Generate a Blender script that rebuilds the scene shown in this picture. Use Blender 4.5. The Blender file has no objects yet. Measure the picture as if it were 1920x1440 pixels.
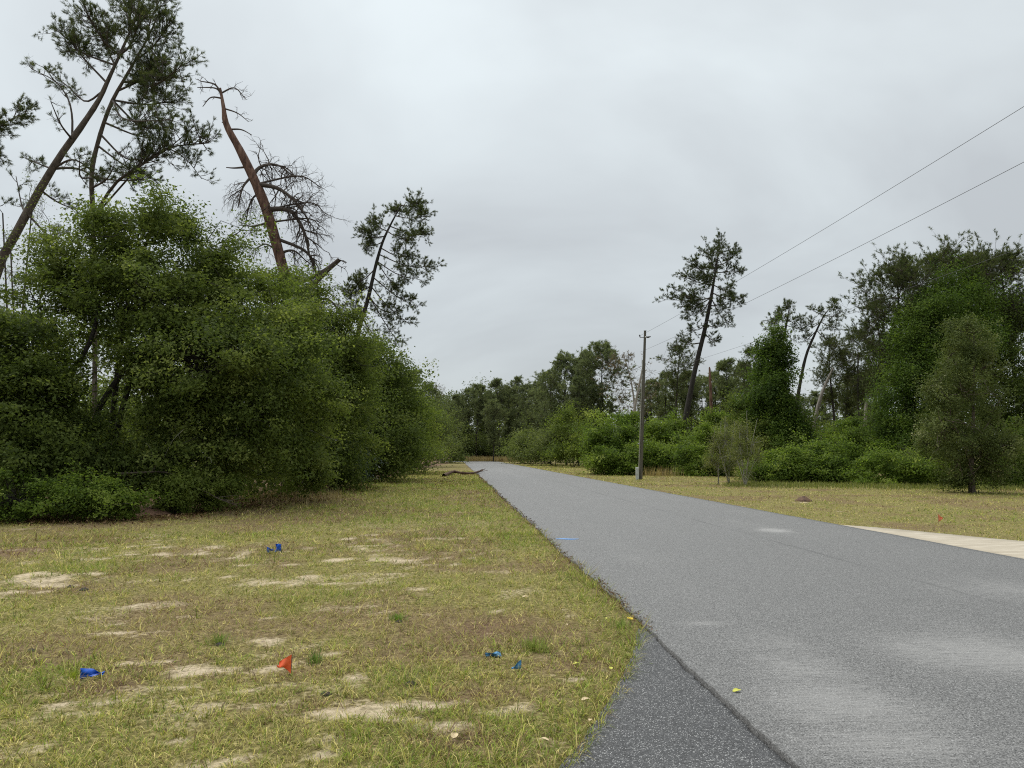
import bpy, math, numpy as np
from mathutils import Vector

# ------------------------------------------------------------------ camera, sky, sun, exposure
scene = bpy.context.scene
COL = scene.collection
F_PX, CX, CY = 1450.0, 960.0, 720.0          # the photograph: 1920 x 1440
YAW = math.atan((960 - 852) / F_PX)          # heading right of the road axis (road runs along +Y)
PITCH = math.atan((850 - 720) / F_PX)
EYE = np.array([0.0, 0.0, 1.6])
cam_d = bpy.data.cameras.new('camera')
cam_d.sensor_width = 36.0
cam_d.lens = F_PX / 1920 * 36.0
cam_d.clip_start = 0.1
cam_d.clip_end = 3000
cam = bpy.data.objects.new('camera', cam_d)
COL.objects.link(cam)
cam.location = EYE
cam.rotation_euler = (math.pi / 2 + PITCH, 0, -YAW)
scene.camera = cam

SUN_EL, SUN_AZ = math.radians(62), math.radians(-35)   # azimuth measured from +Y towards +X
world = bpy.data.worlds.new('World')
scene.world = world
world.use_nodes = True
wn, wl = world.node_tree.nodes, world.node_tree.links
wn.clear()
w_out = wn.new('ShaderNodeOutputWorld')
w_mix = wn.new('ShaderNodeMixShader'); w_mix.inputs[0].default_value = 0.93
w_sky = wn.new('ShaderNodeTexSky'); w_sky.sky_type = 'NISHITA'; w_sky.sun_disc = False
w_sky.sun_elevation = SUN_EL; w_sky.sun_rotation = SUN_AZ
w_b1 = wn.new('ShaderNodeBackground'); w_b1.inputs[1].default_value = 0.07
wl.new(w_sky.outputs[0], w_b1.inputs[0])
w_b2 = wn.new('ShaderNodeBackground'); w_b2.inputs[1].default_value = 0.41
tc = wn.new('ShaderNodeTexCoord')
sep = wn.new('ShaderNodeSeparateXYZ'); wl.new(tc.outputs['Generated'], sep.inputs[0])
zc = wn.new('ShaderNodeMath'); zc.operation = 'MAXIMUM'; zc.inputs[1].default_value = 0.0
wl.new(sep.outputs[2], zc.inputs[0])
za = wn.new('ShaderNodeMath'); za.operation = 'ADD'; za.inputs[1].default_value = 0.55
wl.new(zc.outputs[0], za.inputs[0])
dv = wn.new('ShaderNodeVectorMath'); dv.operation = 'DIVIDE'
cz = wn.new('ShaderNodeCombineXYZ')
for k in range(3): wl.new(za.outputs[0], cz.inputs[k])
wl.new(tc.outputs['Generated'], dv.inputs[0]); wl.new(cz.outputs[0], dv.inputs[1])
mp = wn.new('ShaderNodeMapping'); mp.inputs['Location'].default_value = (3.1, 1.7, 0.4)
mp.inputs['Scale'].default_value = (1.0, 1.35, 1.0); mp.inputs['Rotation'].default_value = (0, 0, 0.35)
wl.new(dv.outputs[0], mp.inputs[0])
ns = wn.new('ShaderNodeTexNoise'); ns.inputs['Scale'].default_value = 1.7
ns.inputs['Detail'].default_value = 5.0; ns.inputs['Roughness'].default_value = 0.5
ns.inputs['Distortion'].default_value = 0.35
wl.new(mp.outputs[0], ns.inputs['Vector'])
rp = wn.new('ShaderNodeValToRGB')
rp.color_ramp.elements[0].position = 0.34; rp.color_ramp.elements[0].color = (0.60, 0.635, 0.655, 1)
rp.color_ramp.elements[1].position = 0.68; rp.color_ramp.elements[1].color = (0.83, 0.90, 0.92, 1)
wl.new(ns.outputs[0], rp.inputs[0])
# an overcast sky brightens evenly from the horizon to the zenith
gr = wn.new('ShaderNodeMapRange'); gr.inputs[1].default_value = 0; gr.inputs[2].default_value = 1
gr.inputs[3].default_value = 0.97; gr.inputs[4].default_value = 1.55
wl.new(zc.outputs[0], gr.inputs[0])
vm = wn.new('ShaderNodeVectorMath'); vm.operation = 'SCALE'
wl.new(rp.outputs[0], vm.inputs[0]); wl.new(gr.outputs[0], vm.inputs['Scale'])
wl.new(vm.outputs[0], w_b2.inputs[0])
wl.new(w_b1.outputs[0], w_mix.inputs[1]); wl.new(w_b2.outputs[0], w_mix.inputs[2])
wl.new(w_mix.outputs[0], w_out.inputs[0])

sun_d = bpy.data.lights.new('sun', 'SUN'); sun_d.energy = 1.5; sun_d.angle = math.radians(55)
sun_d.color = (1.0, 0.965, 0.91)
sun = bpy.data.objects.new('sun', sun_d); COL.objects.link(sun)
sdir = Vector((math.sin(SUN_AZ) * math.cos(SUN_EL), math.cos(SUN_AZ) * math.cos(SUN_EL), math.sin(SUN_EL)))
sun.rotation_euler = sdir.to_track_quat('Z', 'Y').to_euler()
sun.location = (0, 0, 40)

vs = scene.view_settings
vs.view_transform = 'Standard'; vs.look = 'None'; vs.gamma = 1.0; vs.use_curve_mapping = False
vs.exposure = 1.0
scene.cycles.use_denoising = False
scene.cycles.filter_width = 1.1
scene.cycles.max_bounces = 8
scene.cycles.diffuse_bounces = 5
scene.cycles.transmission_bounces = 5

# ------------------------------------------------------------------ helpers: places
FH = np.array([math.sin(YAW), math.cos(YAW), 0.0])
RT = np.array([math.cos(YAW), -math.sin(YAW), 0.0])
FW = FH * math.cos(PITCH) + np.array([0, 0, 1.0]) * math.sin(PITCH)
UP = -FH * math.sin(PITCH) + np.array([0, 0, 1.0]) * math.cos(PITCH)

def P(px, py, D):
    """the point seen at (px, py) of the photograph, D metres ahead"""
    d = FW + RT * (px - CX) / F_PX + UP * (CY - py) / F_PX
    return EYE + d * (D / float(d @ FH))

def G(px, py):
    """the point of the ground seen at (px, py)"""
    d = FW + RT * (px - CX) / F_PX + UP * (CY - py) / F_PX
    return EYE + d * (-EYE[2] / d[2])

def mpx(D): return D / F_PX                      # metres per photograph pixel at distance D

# ------------------------------------------------------------------ helpers: noise
def _hash(ix, iy, seed):
    h = (ix.astype(np.int64) * 374761393 + iy.astype(np.int64) * 668265263 + seed * 974711) & 0xffffffff
    h = ((h ^ (h >> 13)) * 1274126177) & 0xffffffff
    return ((h ^ (h >> 16)) & 0xffff) / 65535.0

def vnoise(x, y, seed=0):
    x = np.asarray(x, float); y = np.asarray(y, float)
    ix, iy = np.floor(x), np.floor(y)
    fx, fy = x - ix, y - iy
    fx = fx * fx * (3 - 2 * fx); fy = fy * fy * (3 - 2 * fy)
    a = _hash(ix, iy, seed); b = _hash(ix + 1, iy, seed)
    c = _hash(ix, iy + 1, seed); d = _hash(ix + 1, iy + 1, seed)
    return (a * (1 - fx) + b * fx) * (1 - fy) + (c * (1 - fx) + d * fx) * fy

def fbm(x, y, seed=0, oct=4):
    s = 0; a = 0.5; t = 0
    for k in range(oct):
        s = s + a * vnoise(x * 2 ** k + 17.3 * k, y * 2 ** k - 9.1 * k, seed + k); t += a; a *= 0.5
    return s / t

def sstep(a, b, x):
    t = np.clip((x - a) / (b - a), 0, 1)
    return t * t * (3 - 2 * t)

def unit(v):
    v = np.asarray(v, float)
    return v / np.maximum(np.linalg.norm(v, axis=-1, keepdims=True), 1e-9)

# ------------------------------------------------------------------ helpers: meshes and objects
def mesh_from(name, verts, quads=None, tris=None, mat=None, smooth=False, attrs=None):
    me = bpy.data.meshes.new(name)
    verts = np.asarray(verts, np.float32)
    nq = 0 if quads is None else len(quads)
    nt = 0 if tris is None else len(tris)
    loops = []
    if nq: loops.append(np.asarray(quads, np.int32).reshape(-1))
    if nt: loops.append(np.asarray(tris, np.int32).reshape(-1))
    loops = np.concatenate(loops) if loops else np.zeros(0, np.int32)
    starts = np.concatenate([np.arange(nq) * 4, nq * 4 + np.arange(nt) * 3]).astype(np.int32)
    me.vertices.add(len(verts)); me.vertices.foreach_set('co', verts.reshape(-1))
    me.loops.add(len(loops)); me.loops.foreach_set('vertex_index', loops)
    me.polygons.add(nq + nt); me.polygons.foreach_set('loop_start', starts)
    if smooth: me.polygons.foreach_set('use_smooth', np.ones(nq + nt, bool))
    for k, v in (attrs or {}).items():
        v = np.asarray(v, np.float32)
        if v.ndim == 1:
            at = me.attributes.new(k, 'FLOAT', 'POINT'); at.data.foreach_set('value', v)
        else:
            at = me.attributes.new(k, 'FLOAT_VECTOR', 'POINT'); at.data.foreach_set('vector', v.reshape(-1))
    me.update(calc_edges=True); me.validate()
    if mat: me.materials.append(mat)
    return me

def link(name, data, parent=None, loc=None):
    o = bpy.data.objects.new(name, data); COL.objects.link(o)
    if parent is not None: o.parent = parent
    if loc is not None: o.location = loc
    return o

def tag(o, label=None, cat=None, group=None, kind=None):
    if label: o['label'] = label
    if cat: o['category'] = cat
    if group: o['group'] = group
    if kind: o['kind'] = kind
    return o

def thing(name, label, cat, loc, group=None):
    o = link(name, None, None, Vector([float(c) for c in loc])); o.empty_display_size = 0.3
    return tag(o, label, cat, group)

def copy_tree(root, loc, rz, sc, label, group=None):
    r = root.copy(); COL.objects.link(r)
    r.location = loc; r.rotation_euler = (0, 0, rz); r.scale = sc; r['label'] = label
    if group: r['group'] = group
    for ch in root.children:
        c = ch.copy(); COL.objects.link(c); c.parent = r
    return r

class Tubes:
    """collects tapered tubes into one mesh"""
    def __init__(s): s.v = []; s.q = []; s.n = 0; s.t = []
    def add(s, pts, rad, sides=6, tint=0.5):
        pts = np.asarray(pts, float); n = len(pts)
        rad = np.broadcast_to(np.asarray(rad, float), (n,)) if np.ndim(rad) else np.full(n, float(rad))
        tg = np.empty_like(pts); tg[1:-1] = pts[2:] - pts[:-2]; tg[0] = pts[1] - pts[0]; tg[-1] = pts[-1] - pts[-2]
        tg = unit(tg)
        ref = np.array([0.0, 0.0, 1.0]) if abs(tg[:, 2].mean()) < 0.8 else np.array([1.0, 0.0, 0.0])
        a = unit(np.cross(tg, ref)); b = np.cross(tg, a)
        an = np.arange(sides) * 2 * math.pi / sides
        ring = pts[:, None, :] + rad[:, None, None] * (a[:, None, :] * np.cos(an)[None, :, None] + b[:, None, :] * np.sin(an)[None, :, None])
        i = np.arange(n - 1)[:, None] * sides; j = np.arange(sides)[None, :]; j2 = (j + 1) % sides
        q = np.stack([i + j, i + j2, i + sides + j2, i + sides + j], -1).reshape(-1, 4) + s.n
        s.v.append(ring.reshape(-1, 3)); s.q.append(q); s.n += n * sides
        s.t.append(np.full(n * sides, tint))
    def mesh(s, name, mat, origin=(0, 0, 0)):
        v = np.concatenate(s.v) - np.asarray(origin, float)
        return mesh_from(name, v, np.concatenate(s.q), None, mat, True, {'tint': np.concatenate(s.t)})

def curve(pts, n):
    """Catmull-Rom through pts, n samples"""
    p = np.asarray(pts, float)
    p = np.vstack([2 * p[0] - p[1], p, 2 * p[-1] - p[-2]])
    m = len(p) - 3
    t = np.linspace(0, m - 1e-6, n); k = t.astype(int); u = (t - k)[:, None]
    a, b, c, d = p[k], p[k + 1], p[k + 2], p[k + 3]
    return 0.5 * (2 * b + (c - a) * u + (2 * a - 5 * b + 4 * c - d) * u ** 2 + (3 * b - a - 3 * c + d) * u ** 3)

def leaf_mesh(name, cen, out, L, asp, mat, rng, tint, origin=(0, 0, 0), up=0.5, outw=0.5, tri=False):
    """one leaf for each centre: a folded quad, or a pointed triangle where leaves are small in view"""
    n = len(cen)
    nr = unit(rng.normal(size=(n, 3)) * 0.48 + out * outw + np.array([0, 0, up]))
    a = unit(np.cross(nr, rng.normal(size=(n, 3)))); b = np.cross(nr, a)
    L = np.broadcast_to(np.asarray(L, float), (n,)) * rng.uniform(0.65, 1.3, n)
    a = a * (L / 2)[:, None]; b = b * (L * asp / 2)[:, None]; f = nr * (L * 0.10)[:, None]
    c = cen - np.asarray(origin, float)
    if tri:
        v = np.stack([c - a, c + a * .45 + b * 1.15 + f, c + a * .9 - b * 1.05 - f], 1).reshape(-1, 3)
        return mesh_from(name, v, None, np.arange(n * 3).reshape(-1, 3), mat, False, {'tint': np.repeat(tint, 3)})
    v = np.stack([c - a, c + b - a * 0.15 + f, c + a - f, c - b - a * 0.15 + f], 1).reshape(-1, 3)
    q = np.arange(n * 4).reshape(-1, 4)
    return mesh_from(name, v, q, None, mat, False, {'tint': np.repeat(tint, 4)})

# ------------------------------------------------------------------ materials
def new_mat(name):
    m = bpy.data.materials.new(name); m.use_nodes = True
    nt = m.node_tree; nt.nodes.clear()
    return m, nt.nodes, nt.links

def ramp(nodes, stops):
    r = nodes.new('ShaderNodeValToRGB'); e = r.color_ramp.elements
    while len(e) > 1: e.remove(e[-1])
    e[0].position = stops[0][0]; e[0].color = (*stops[0][1], 1)
    for p, c in stops[1:]:
        x = e.new(p); x.color = (*c, 1)
    return r

def leaf_mat(name, stops, trans=0.3, rough=0.65, spec=0.10, tcol=1.75):
    m, N, L = new_mat(name)
    at = N.new('ShaderNodeAttribute'); at.attribute_name = 'tint'
    oi = N.new('ShaderNodeObjectInfo')
    ad = N.new('ShaderNodeMath'); ad.operation = 'MULTIPLY_ADD'; ad.inputs[1].default_value = 0.16; ad.inputs[2].default_value = -0.08
    L.new(oi.outputs['Random'], ad.inputs[0])
    sm = N.new('ShaderNodeMath'); sm.operation = 'ADD'; L.new(at.outputs['Fac'], sm.inputs[0]); L.new(ad.outputs[0], sm.inputs[1])
    r = ramp(N, stops); L.new(sm.outputs[0], r.inputs[0])
    b = N.new('ShaderNodeBsdfPrincipled'); b.inputs['Roughness'].default_value = rough
    b.inputs['Specular IOR Level'].default_value = spec
    L.new(r.outputs[0], b.inputs['Base Color'])
    t = N.new('ShaderNodeBsdfTranslucent')
    mul = N.new('ShaderNodeVectorMath'); mul.operation = 'MULTIPLY'; mul.inputs[1].default_value = (tcol, tcol * 1.05, tcol * 0.6)
    L.new(r.outputs[0], mul.inputs[0]); L.new(mul.outputs[0], t.inputs[0])
    mx = N.new('ShaderNodeMixShader'); mx.inputs[0].default_value = trans
    L.new(b.outputs[0], mx.inputs[1]); L.new(t.outputs[0], mx.inputs[2])
    o = N.new('ShaderNodeOutputMaterial'); L.new(mx.outputs[0], o.inputs[0])
    return m

def surf_mat(name, stops, scale=(1, 1, 1), nscale=8, rough=0.85, bump=0.3, bdist=0.02, detail=6, spec=0.3):
    m, N, L = new_mat(name)
    t = N.new('ShaderNodeTexCoord'); mp_ = N.new('ShaderNodeMapping'); mp_.inputs['Scale'].default_value = scale
    L.new(t.outputs['Object'], mp_.inputs[0])
    n = N.new('ShaderNodeTexNoise'); n.inputs['Scale'].default_value = nscale; n.inputs['Detail'].default_value = detail
    n.inputs['Roughness'].default_value = 0.65
    L.new(mp_.outputs[0], n.inputs['Vector'])
    r = ramp(N, stops); L.new(n.outputs[0], r.inputs[0])
    b = N.new('ShaderNodeBsdfPrincipled'); b.inputs['Roughness'].default_value = rough
    b.inputs['Specular IOR Level'].default_value = spec
    L.new(r.outputs[0], b.inputs['Base Color'])
    bu = N.new('ShaderNodeBump'); bu.inputs['Strength'].default_value = bump; bu.inputs['Distance'].default_value = bdist
    L.new(n.outputs[0], bu.inputs['Height']); L.new(bu.outputs[0], b.inputs['Normal'])
    o = N.new('ShaderNodeOutputMaterial'); L.new(b.outputs[0], o.inputs[0])
    return m

M = {}
M['oak'] = leaf_mat('oak_leaf', [(0, (.046, .066, .017)), (.4, (.096, .128, .031)), (.7, (.160, .192, .050)), (1, (.26, .29, .09))], trans=.42)
M['oak_far'] = leaf_mat('oak_leaf_far', [(0, (.052, .070, .026)), (.5, (.105, .130, .042)), (1, (.18, .205, .07))], trans=.38)
M['shrub'] = leaf_mat('shrub_leaf', [(0, (.055, .082, .018)), (.5, (.130, .170, .034)), (1, (.23, .265, .065))], trans=.38)
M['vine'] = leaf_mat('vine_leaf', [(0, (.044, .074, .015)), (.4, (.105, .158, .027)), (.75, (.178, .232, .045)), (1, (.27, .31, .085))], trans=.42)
M['vine_dark'] = leaf_mat('dark_vine_leaf', [(0, (.030, .054, .012)), (.45, (.072, .116, .020)), (.8, (.120, .168, .032)), (1, (.19, .235, .06))], trans=.36)  # darker green than the mound leaf, for the vine-covered trees
M['dark'] = leaf_mat('dark_glossy_leaf', [(0, (.026, .048, .022)), (.6, (.055, .090, .038)), (1, (.11, .16, .07))], rough=.4, spec=.5)
M['cedar'] = leaf_mat('cedar_leaf', [(0, (.048, .066, .018)), (.45, (.104, .130, .040)), (.8, (.165, .184, .070)), (1, (.34, .34, .20))], trans=.25)
M['sapling'] = leaf_mat('sapling_leaf', [(0, (.075, .095, .026)), (.6, (.165, .182, .055)), (1, (.27, .275, .11))])
M['needle'] = leaf_mat('pine_needle', [(0, (.036, .048, .021)), (.5, (.074, .092, .036)), (1, (.155, .168, .065))], trans=.3)
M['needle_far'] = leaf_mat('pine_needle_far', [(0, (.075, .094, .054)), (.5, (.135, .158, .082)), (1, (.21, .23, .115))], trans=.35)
M['dead_needle'] = leaf_mat('dead_pine_needle', [(0, (.08, .062, .045)), (.6, (.15, .115, .08)), (1, (.24, .19, .14))], trans=.2)
M['straw'] = leaf_mat('dry_straw', [(0, (.20, .145, .075)), (.5, (.33, .255, .13)), (1, (.46, .37, .21))], trans=.25)
M['litter'] = leaf_mat('leaf_litter', [(0, (.06, .032, .018)), (.5, (.15, .085, .045)), (1, (.36, .25, .14))], trans=.1)
M['bark'] = surf_mat('pine_bark', [(.3, (.045, .035, .028)), (.55, (.12, .095, .075)), (.75, (.20, .165, .135))], (1, 1, .35), 9, bump=.6)
M['bark_dark'] = surf_mat('dark_bark', [(.3, (.014, .012, .010)), (.7, (.05, .042, .034))], (1, 1, .3), 9, bump=.5)  # an evenly darker brown than the pine bark
M['bark_red'] = surf_mat('red_dead_bark', [(.32, (.045, .024, .018)), (.5, (.135, .072, .050)), (.68, (.24, .150, .108))], (1, 1, .28), 6, bump=1.0, bdist=.05)
M['dead'] = surf_mat('grey_dead_wood', [(.3, (.17, .145, .12)), (.7, (.40, .36, .31))], (1, 1, .2), 10, bump=.4)
M['twig'] = surf_mat('dark_dead_twig', [(.3, (.05, .038, .030)), (.7, (.11, .088, .072))], (1, 1, .5), 8, bump=.2)
M['pale_twig'] = surf_mat('pale_lichened_twig', [(.3, (.20, .19, .15)), (.7, (.40, .39, .32))], (1, 1, .5), 8, bump=.2)
M['pole'] = surf_mat('weathered_pole_wood', [(.3, (.075, .068, .052)), (.7, (.15, .138, .108))], (4, 4, .25), 6, bump=.5)
M['metal'] = surf_mat('dull_dark_metal', [(.3, (.06, .06, .065)), (.7, (.12, .12, .125))], rough=.5, bump=.05)
M['galv'] = surf_mat('galvanised_grey_plastic', [(.3, (.42, .43, .42)), (.7, (.58, .59, .57))], rough=.5, bump=.05)
M['ceramic'] = surf_mat('white_insulator', [(.3, (.62, .62, .6)), (.7, (.75, .75, .74))], rough=.25, bump=.02)
M['wire'] = surf_mat('aluminium_wire', [(.3, (.07, .07, .075)), (.7, (.10, .10, .105))], rough=.7, bump=.05)
M['log'] = surf_mat('fallen_branch_bark', [(.3, (.045, .026, .018)), (.7, (.17, .10, .062))], (1, 1, 1), 9, bump=.6)
M['soil'] = surf_mat('red_brown_soil', [(.3, (.10, .052, .032)), (.7, (.22, .13, .085))], (1, 1, 1), 9, bump=.6)
M['blue_flag'] = surf_mat('blue_flag_plastic', [(.3, (.012, .075, .42)), (.7, (.02, .13, .62))], rough=.4, bump=.05)
M['faded_flag'] = surf_mat('faded_blue_flag_plastic', [(.3, (.04, .17, .36)), (.7, (.12, .32, .52))], nscale=20, rough=.5, bump=.05)
M['red_flag'] = surf_mat('orange_red_flag_plastic', [(.3, (.86, .11, .03)), (.7, (.95, .19, .08))], rough=.4, bump=.05)
M['pale_flag'] = surf_mat('faded_orange_flag_plastic', [(.3, (.75, .20, .09)), (.7, (.85, .30, .16))], rough=.5, bump=.05)
M['leaf_yellow'] = surf_mat('yellow_green_leaf', [(.3, (.42, .44, .05)), (.7, (.62, .60, .10))], rough=.5, bump=.1)
M['leaf_tan'] = surf_mat('dry_tan_leaf', [(.3, (.45, .34, .18)), (.7, (.66, .54, .33))], rough=.6, bump=.1)
M['petal'] = surf_mat('yellow_petal', [(.3, (.75, .52, .02)), (.7, (.85, .65, .04))], rough=.5, bump=.05)
M['white_petal'] = surf_mat('white_petal', [(.3, (.7, .7, .68)), (.7, (.8, .8, .78))], rough=.5, bump=.05)
M['paint'] = surf_mat('blue_marking_paint', [(.35, (.10, .30, .68)), (.6, (.14, .40, .85))], (1, 1, 1), 30, rough=.7, bump=.1)

def ground_mat():
    m, N, L = new_mat('sandy_ground')
    t = N.new('ShaderNodeTexCoord')
    ab = N.new('ShaderNodeAttribute'); ab.attribute_name = 'bare'
    ag = N.new('ShaderNodeAttribute'); ag.attribute_name = 'brown'
    def noise(s, d=6, r=.65):
        n = N.new('ShaderNodeTexNoise'); n.inputs['Scale'].default_value = s; n.inputs['Detail'].default_value = d
        n.inputs['Roughness'].default_value = r; L.new(t.outputs['Object'], n.inputs['Vector']); return n
    n1, n2, n3 = noise(2.2), noise(22), noise(140, 3)
    turf = ramp(N, [(.30, (.055, .042, .018)), (.5, (.19, .165, .060)), (.70, (.40, .34, .15))]); L.new(n2.outputs[0], turf.inputs[0])
    soil = ramp(N, [(.3, (.10, .062, .038)), (.7, (.23, .155, .098))]); L.new(n2.outputs[0], soil.inputs[0])
    sand = ramp(N, [(.25, (.36, .28, .18)), (.5, (.56, .46, .32)), (.8, (.70, .61, .46))]); L.new(n3.outputs[0], sand.inputs[0])
    m1 = N.new('ShaderNodeMix'); m1.data_type = 'RGBA'
    L.new(ag.outputs['Fac'], m1.inputs['Factor']); L.new(turf.outputs[0], m1.inputs['A']); L.new(soil.outputs[0], m1.inputs['B'])
    # sand shows where the turf is bare, with a broken edge
    s1 = N.new('ShaderNodeMath'); s1.operation = 'MULTIPLY_ADD'; s1.inputs[1].default_value = 1.7; s1.inputs[2].default_value = -.85
    L.new(n2.outputs[0], s1.inputs[0])
    s2 = N.new('ShaderNodeMath'); s2.operation = 'ADD'; L.new(ab.outputs['Fac'], s2.inputs[0]); L.new(s1.outputs[0], s2.inputs[1])
    s3 = N.new('ShaderNodeMapRange'); s3.inputs[1].default_value = .26; s3.inputs[2].default_value = 1.10; L.new(s2.outputs[0], s3.inputs[0])
    m2 = N.new('ShaderNodeMix'); m2.data_type = 'RGBA'
    L.new(s3.outputs[0], m2.inputs['Factor']); L.new(m1.outputs['Result'], m2.inputs['A']); L.new(sand.outputs[0], m2.inputs['B'])
    b = N.new('ShaderNodeBsdfPrincipled'); b.inputs['Roughness'].default_value = .95; b.inputs['Specular IOR Level'].default_value = .1
    L.new(m2.outputs['Result'], b.inputs['Base Color'])
    bu = N.new('ShaderNodeBump'); bu.inputs['Strength'].default_value = .9; bu.inputs['Distance'].default_value = .03
    L.new(n2.outputs[0], bu.inputs['Height']); L.new(bu.outputs[0], b.inputs['Normal'])
    o = N.new('ShaderNodeOutputMaterial'); L.new(b.outputs[0], o.inputs[0])
    return m
M['ground'] = ground_mat()

def asphalt_mat(name, base, light, chip_amt, chip_gain, wear, chip_scale=150):
    m, N, L = new_mat(name)
    t = N.new('ShaderNodeTexCoord')
    def noise(s, d, sc=(1, 1, 1), r=.6):
        mp_ = N.new('ShaderNodeMapping'); mp_.inputs['Scale'].default_value = sc
        L.new(t.outputs['Object'], mp_.inputs[0])
        n = N.new('ShaderNodeTexNoise'); n.inputs['Scale'].default_value = s; n.inputs['Detail'].default_value = d
        n.inputs['Roughness'].default_value = r; L.new(mp_.outputs[0], n.inputs['Vector']); return n
    def math_(op, a, b, c=None):
        n = N.new('ShaderNodeMath'); n.operation = op
        for k, v in enumerate((a, b, c)):
            if v is None: continue
            if isinstance(v, (int, float)): n.inputs[k].default_value = v
            else: L.new(v, n.inputs[k])
        return n.outputs[0]
    fine = noise(95, 5, r=.75); broad = noise(.45, 4, (1.1, .6, 1)); streak = noise(5, 7, (.9, 12.0, 1), .8); mid = noise(9, 4)
    # stone by stone variation in tone
    vo = N.new('ShaderNodeTexVoronoi'); vo.inputs['Scale'].default_value = chip_scale; L.new(t.outputs['Object'], vo.inputs['Vector'])
    sp = N.new('ShaderNodeSeparateColor'); L.new(vo.outputs['Color'], sp.inputs[0])
    tone = math_('ADD', math_('MULTIPLY', fine.outputs[0], 1.5), math_('MULTIPLY_ADD', sp.outputs[1], .55, -.50))
    col = ramp(N, [(.2, tuple(c * .3 for c in base)), (.5, base), (.85, tuple(c * 2.1 for c in base))]); L.new(tone, col.inputs[0])
    at = N.new('ShaderNodeAttribute'); at.attribute_name = 'worn'
    w1 = math_('ADD', math_('MULTIPLY_ADD', streak.outputs[0], 1.3, -.65), math_('ADD', math_('MULTIPLY', broad.outputs[0], .55), at.outputs['Fac']))
    w2 = math_('ADD', w1, math_('MULTIPLY_ADD', fine.outputs[0], .8, -.4))
    mr = N.new('ShaderNodeMapRange'); mr.inputs[1].default_value = .40; mr.inputs[2].default_value = .72; mr.inputs[4].default_value = wear
    L.new(w2, mr.inputs[0])
    m1 = N.new('ShaderNodeMix'); m1.data_type = 'RGBA'; m1.inputs['B'].default_value = (*light, 1)
    L.new(mr.outputs[0], m1.inputs['Factor']); L.new(col.outputs[0], m1.inputs['A'])
    # pale aggregate chips of uneven brightness
    c1 = N.new('ShaderNodeMapRange'); c1.inputs[1].default_value = 1 - chip_amt; c1.inputs[2].default_value = 1.0; c1.inputs[4].default_value = chip_gain
    L.new(sp.outputs[0], c1.inputs[0])
    c2 = N.new('ShaderNodeMapRange'); c2.inputs[1].default_value = .55; c2.inputs[2].default_value = .2; L.new(vo.outputs['Distance'], c2.inputs[0])
    m2 = N.new('ShaderNodeMix'); m2.data_type = 'RGBA'; m2.inputs['B'].default_value = (.55, .55, .54, 1)
    L.new(math_('MULTIPLY', c1.outputs[0], c2.outputs[0]), m2.inputs['Factor']); L.new(m1.outputs['Result'], m2.inputs['A'])
    ac = N.new('ShaderNodeAttribute'); ac.attribute_name = 'joint'
    m3 = N.new('ShaderNodeMix'); m3.data_type = 'RGBA'; m3.inputs['B'].default_value = (.012, .012, .012, 1)
    L.new(ac.outputs['Fac'], m3.inputs['Factor']); L.new(m2.outputs['Result'], m3.inputs['A'])
    b = N.new('ShaderNodeBsdfPrincipled'); b.inputs['Roughness'].default_value = .55; b.inputs['Specular IOR Level'].default_value = .5
    L.new(m3.outputs['Result'], b.inputs['Base Color'])
    bu = N.new('ShaderNodeBump'); bu.inputs['Strength'].default_value = .7; bu.inputs['Distance'].default_value = .008
    L.new(tone, bu.inputs['Height']); L.new(bu.outputs[0], b.inputs['Normal'])
    o = N.new('ShaderNodeOutputMaterial'); L.new(b.outputs[0], o.inputs[0])
    return m
M['asphalt'] = asphalt_mat('grey_asphalt', (.122, .121, .118), (.30, .295, .285), .18, 1.0, .85, 120)
M['apron'] = asphalt_mat('dark_fresh_asphalt', (.042, .043, .045), (.19, .19, .19), .36, 1.25, .5, 125)
M['concrete'] = surf_mat('pale_concrete', [(.3, (.33, .285, .215)), (.55, (.44, .39, .305)), (.75, (.54, .49, .40))], (1, 3, 1), 1.6, bump=.1, detail=8)

def grass_mat():
    m, N, L = new_mat('grass_blade')
    at = N.new('ShaderNodeAttribute'); at.attribute_name = 'col'
    b = N.new('ShaderNodeBsdfPrincipled'); b.inputs['Roughness'].default_value = .6; b.inputs['Specular IOR Level'].default_value = .25
    L.new(at.outputs['Vector'], b.inputs['Base Color'])
    t = N.new('ShaderNodeBsdfTranslucent'); L.new(at.outputs['Vector'], t.inputs[0])
    mx = N.new('ShaderNodeMixShader'); mx.inputs[0].default_value = .35
    L.new(b.outputs[0], mx.inputs[1]); L.new(t.outputs[0], mx.inputs[2])
    o = N.new('ShaderNodeOutputMaterial'); L.new(mx.outputs[0], o.inputs[0])
    return m
M['grass'] = grass_mat()

# ------------------------------------------------------------------ the setting: ground, road, apron, driveway
RX0, RX1 = 1.74, 8.50                      # road edges
ROAD_END = 146.0
def road_left(y): return RX0 + sstep(6.2, 7.5, y) * (0.12 * (fbm(y * .55, y * 0 + 3, 5, 4) - .5) + .06 * (vnoise(y * 5, y * 0, 8) - .5)) + .014 * (vnoise(y * 9, y * 0, 9) - .5) + .012 * (vnoise(y * 33, y * 0, 19) - .5)
def road_right(y): return RX1 + 0.10 * (fbm(y * .5, y * 0 + 9, 6, 4) - .5)

apron_px = [(1196, 1180), (1188, 1225), (1165, 1275), (1130, 1335), (1090, 1392), (1050, 1440)]
apron_curve = np.array([G(*p)[:2] for p in apron_px])
_d = apron_curve[-1] - apron_curve[-2]
apron_curve = np.vstack([apron_curve, [[0.12, 3.2], [-0.55, 2.5], [-1.5, 1.9], [-3.0, 1.5]]])
APY = apron_curve[::-1, 1]; APX = apron_curve[::-1, 0]
def apron_x(y): return np.interp(y, APY, APX)

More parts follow.
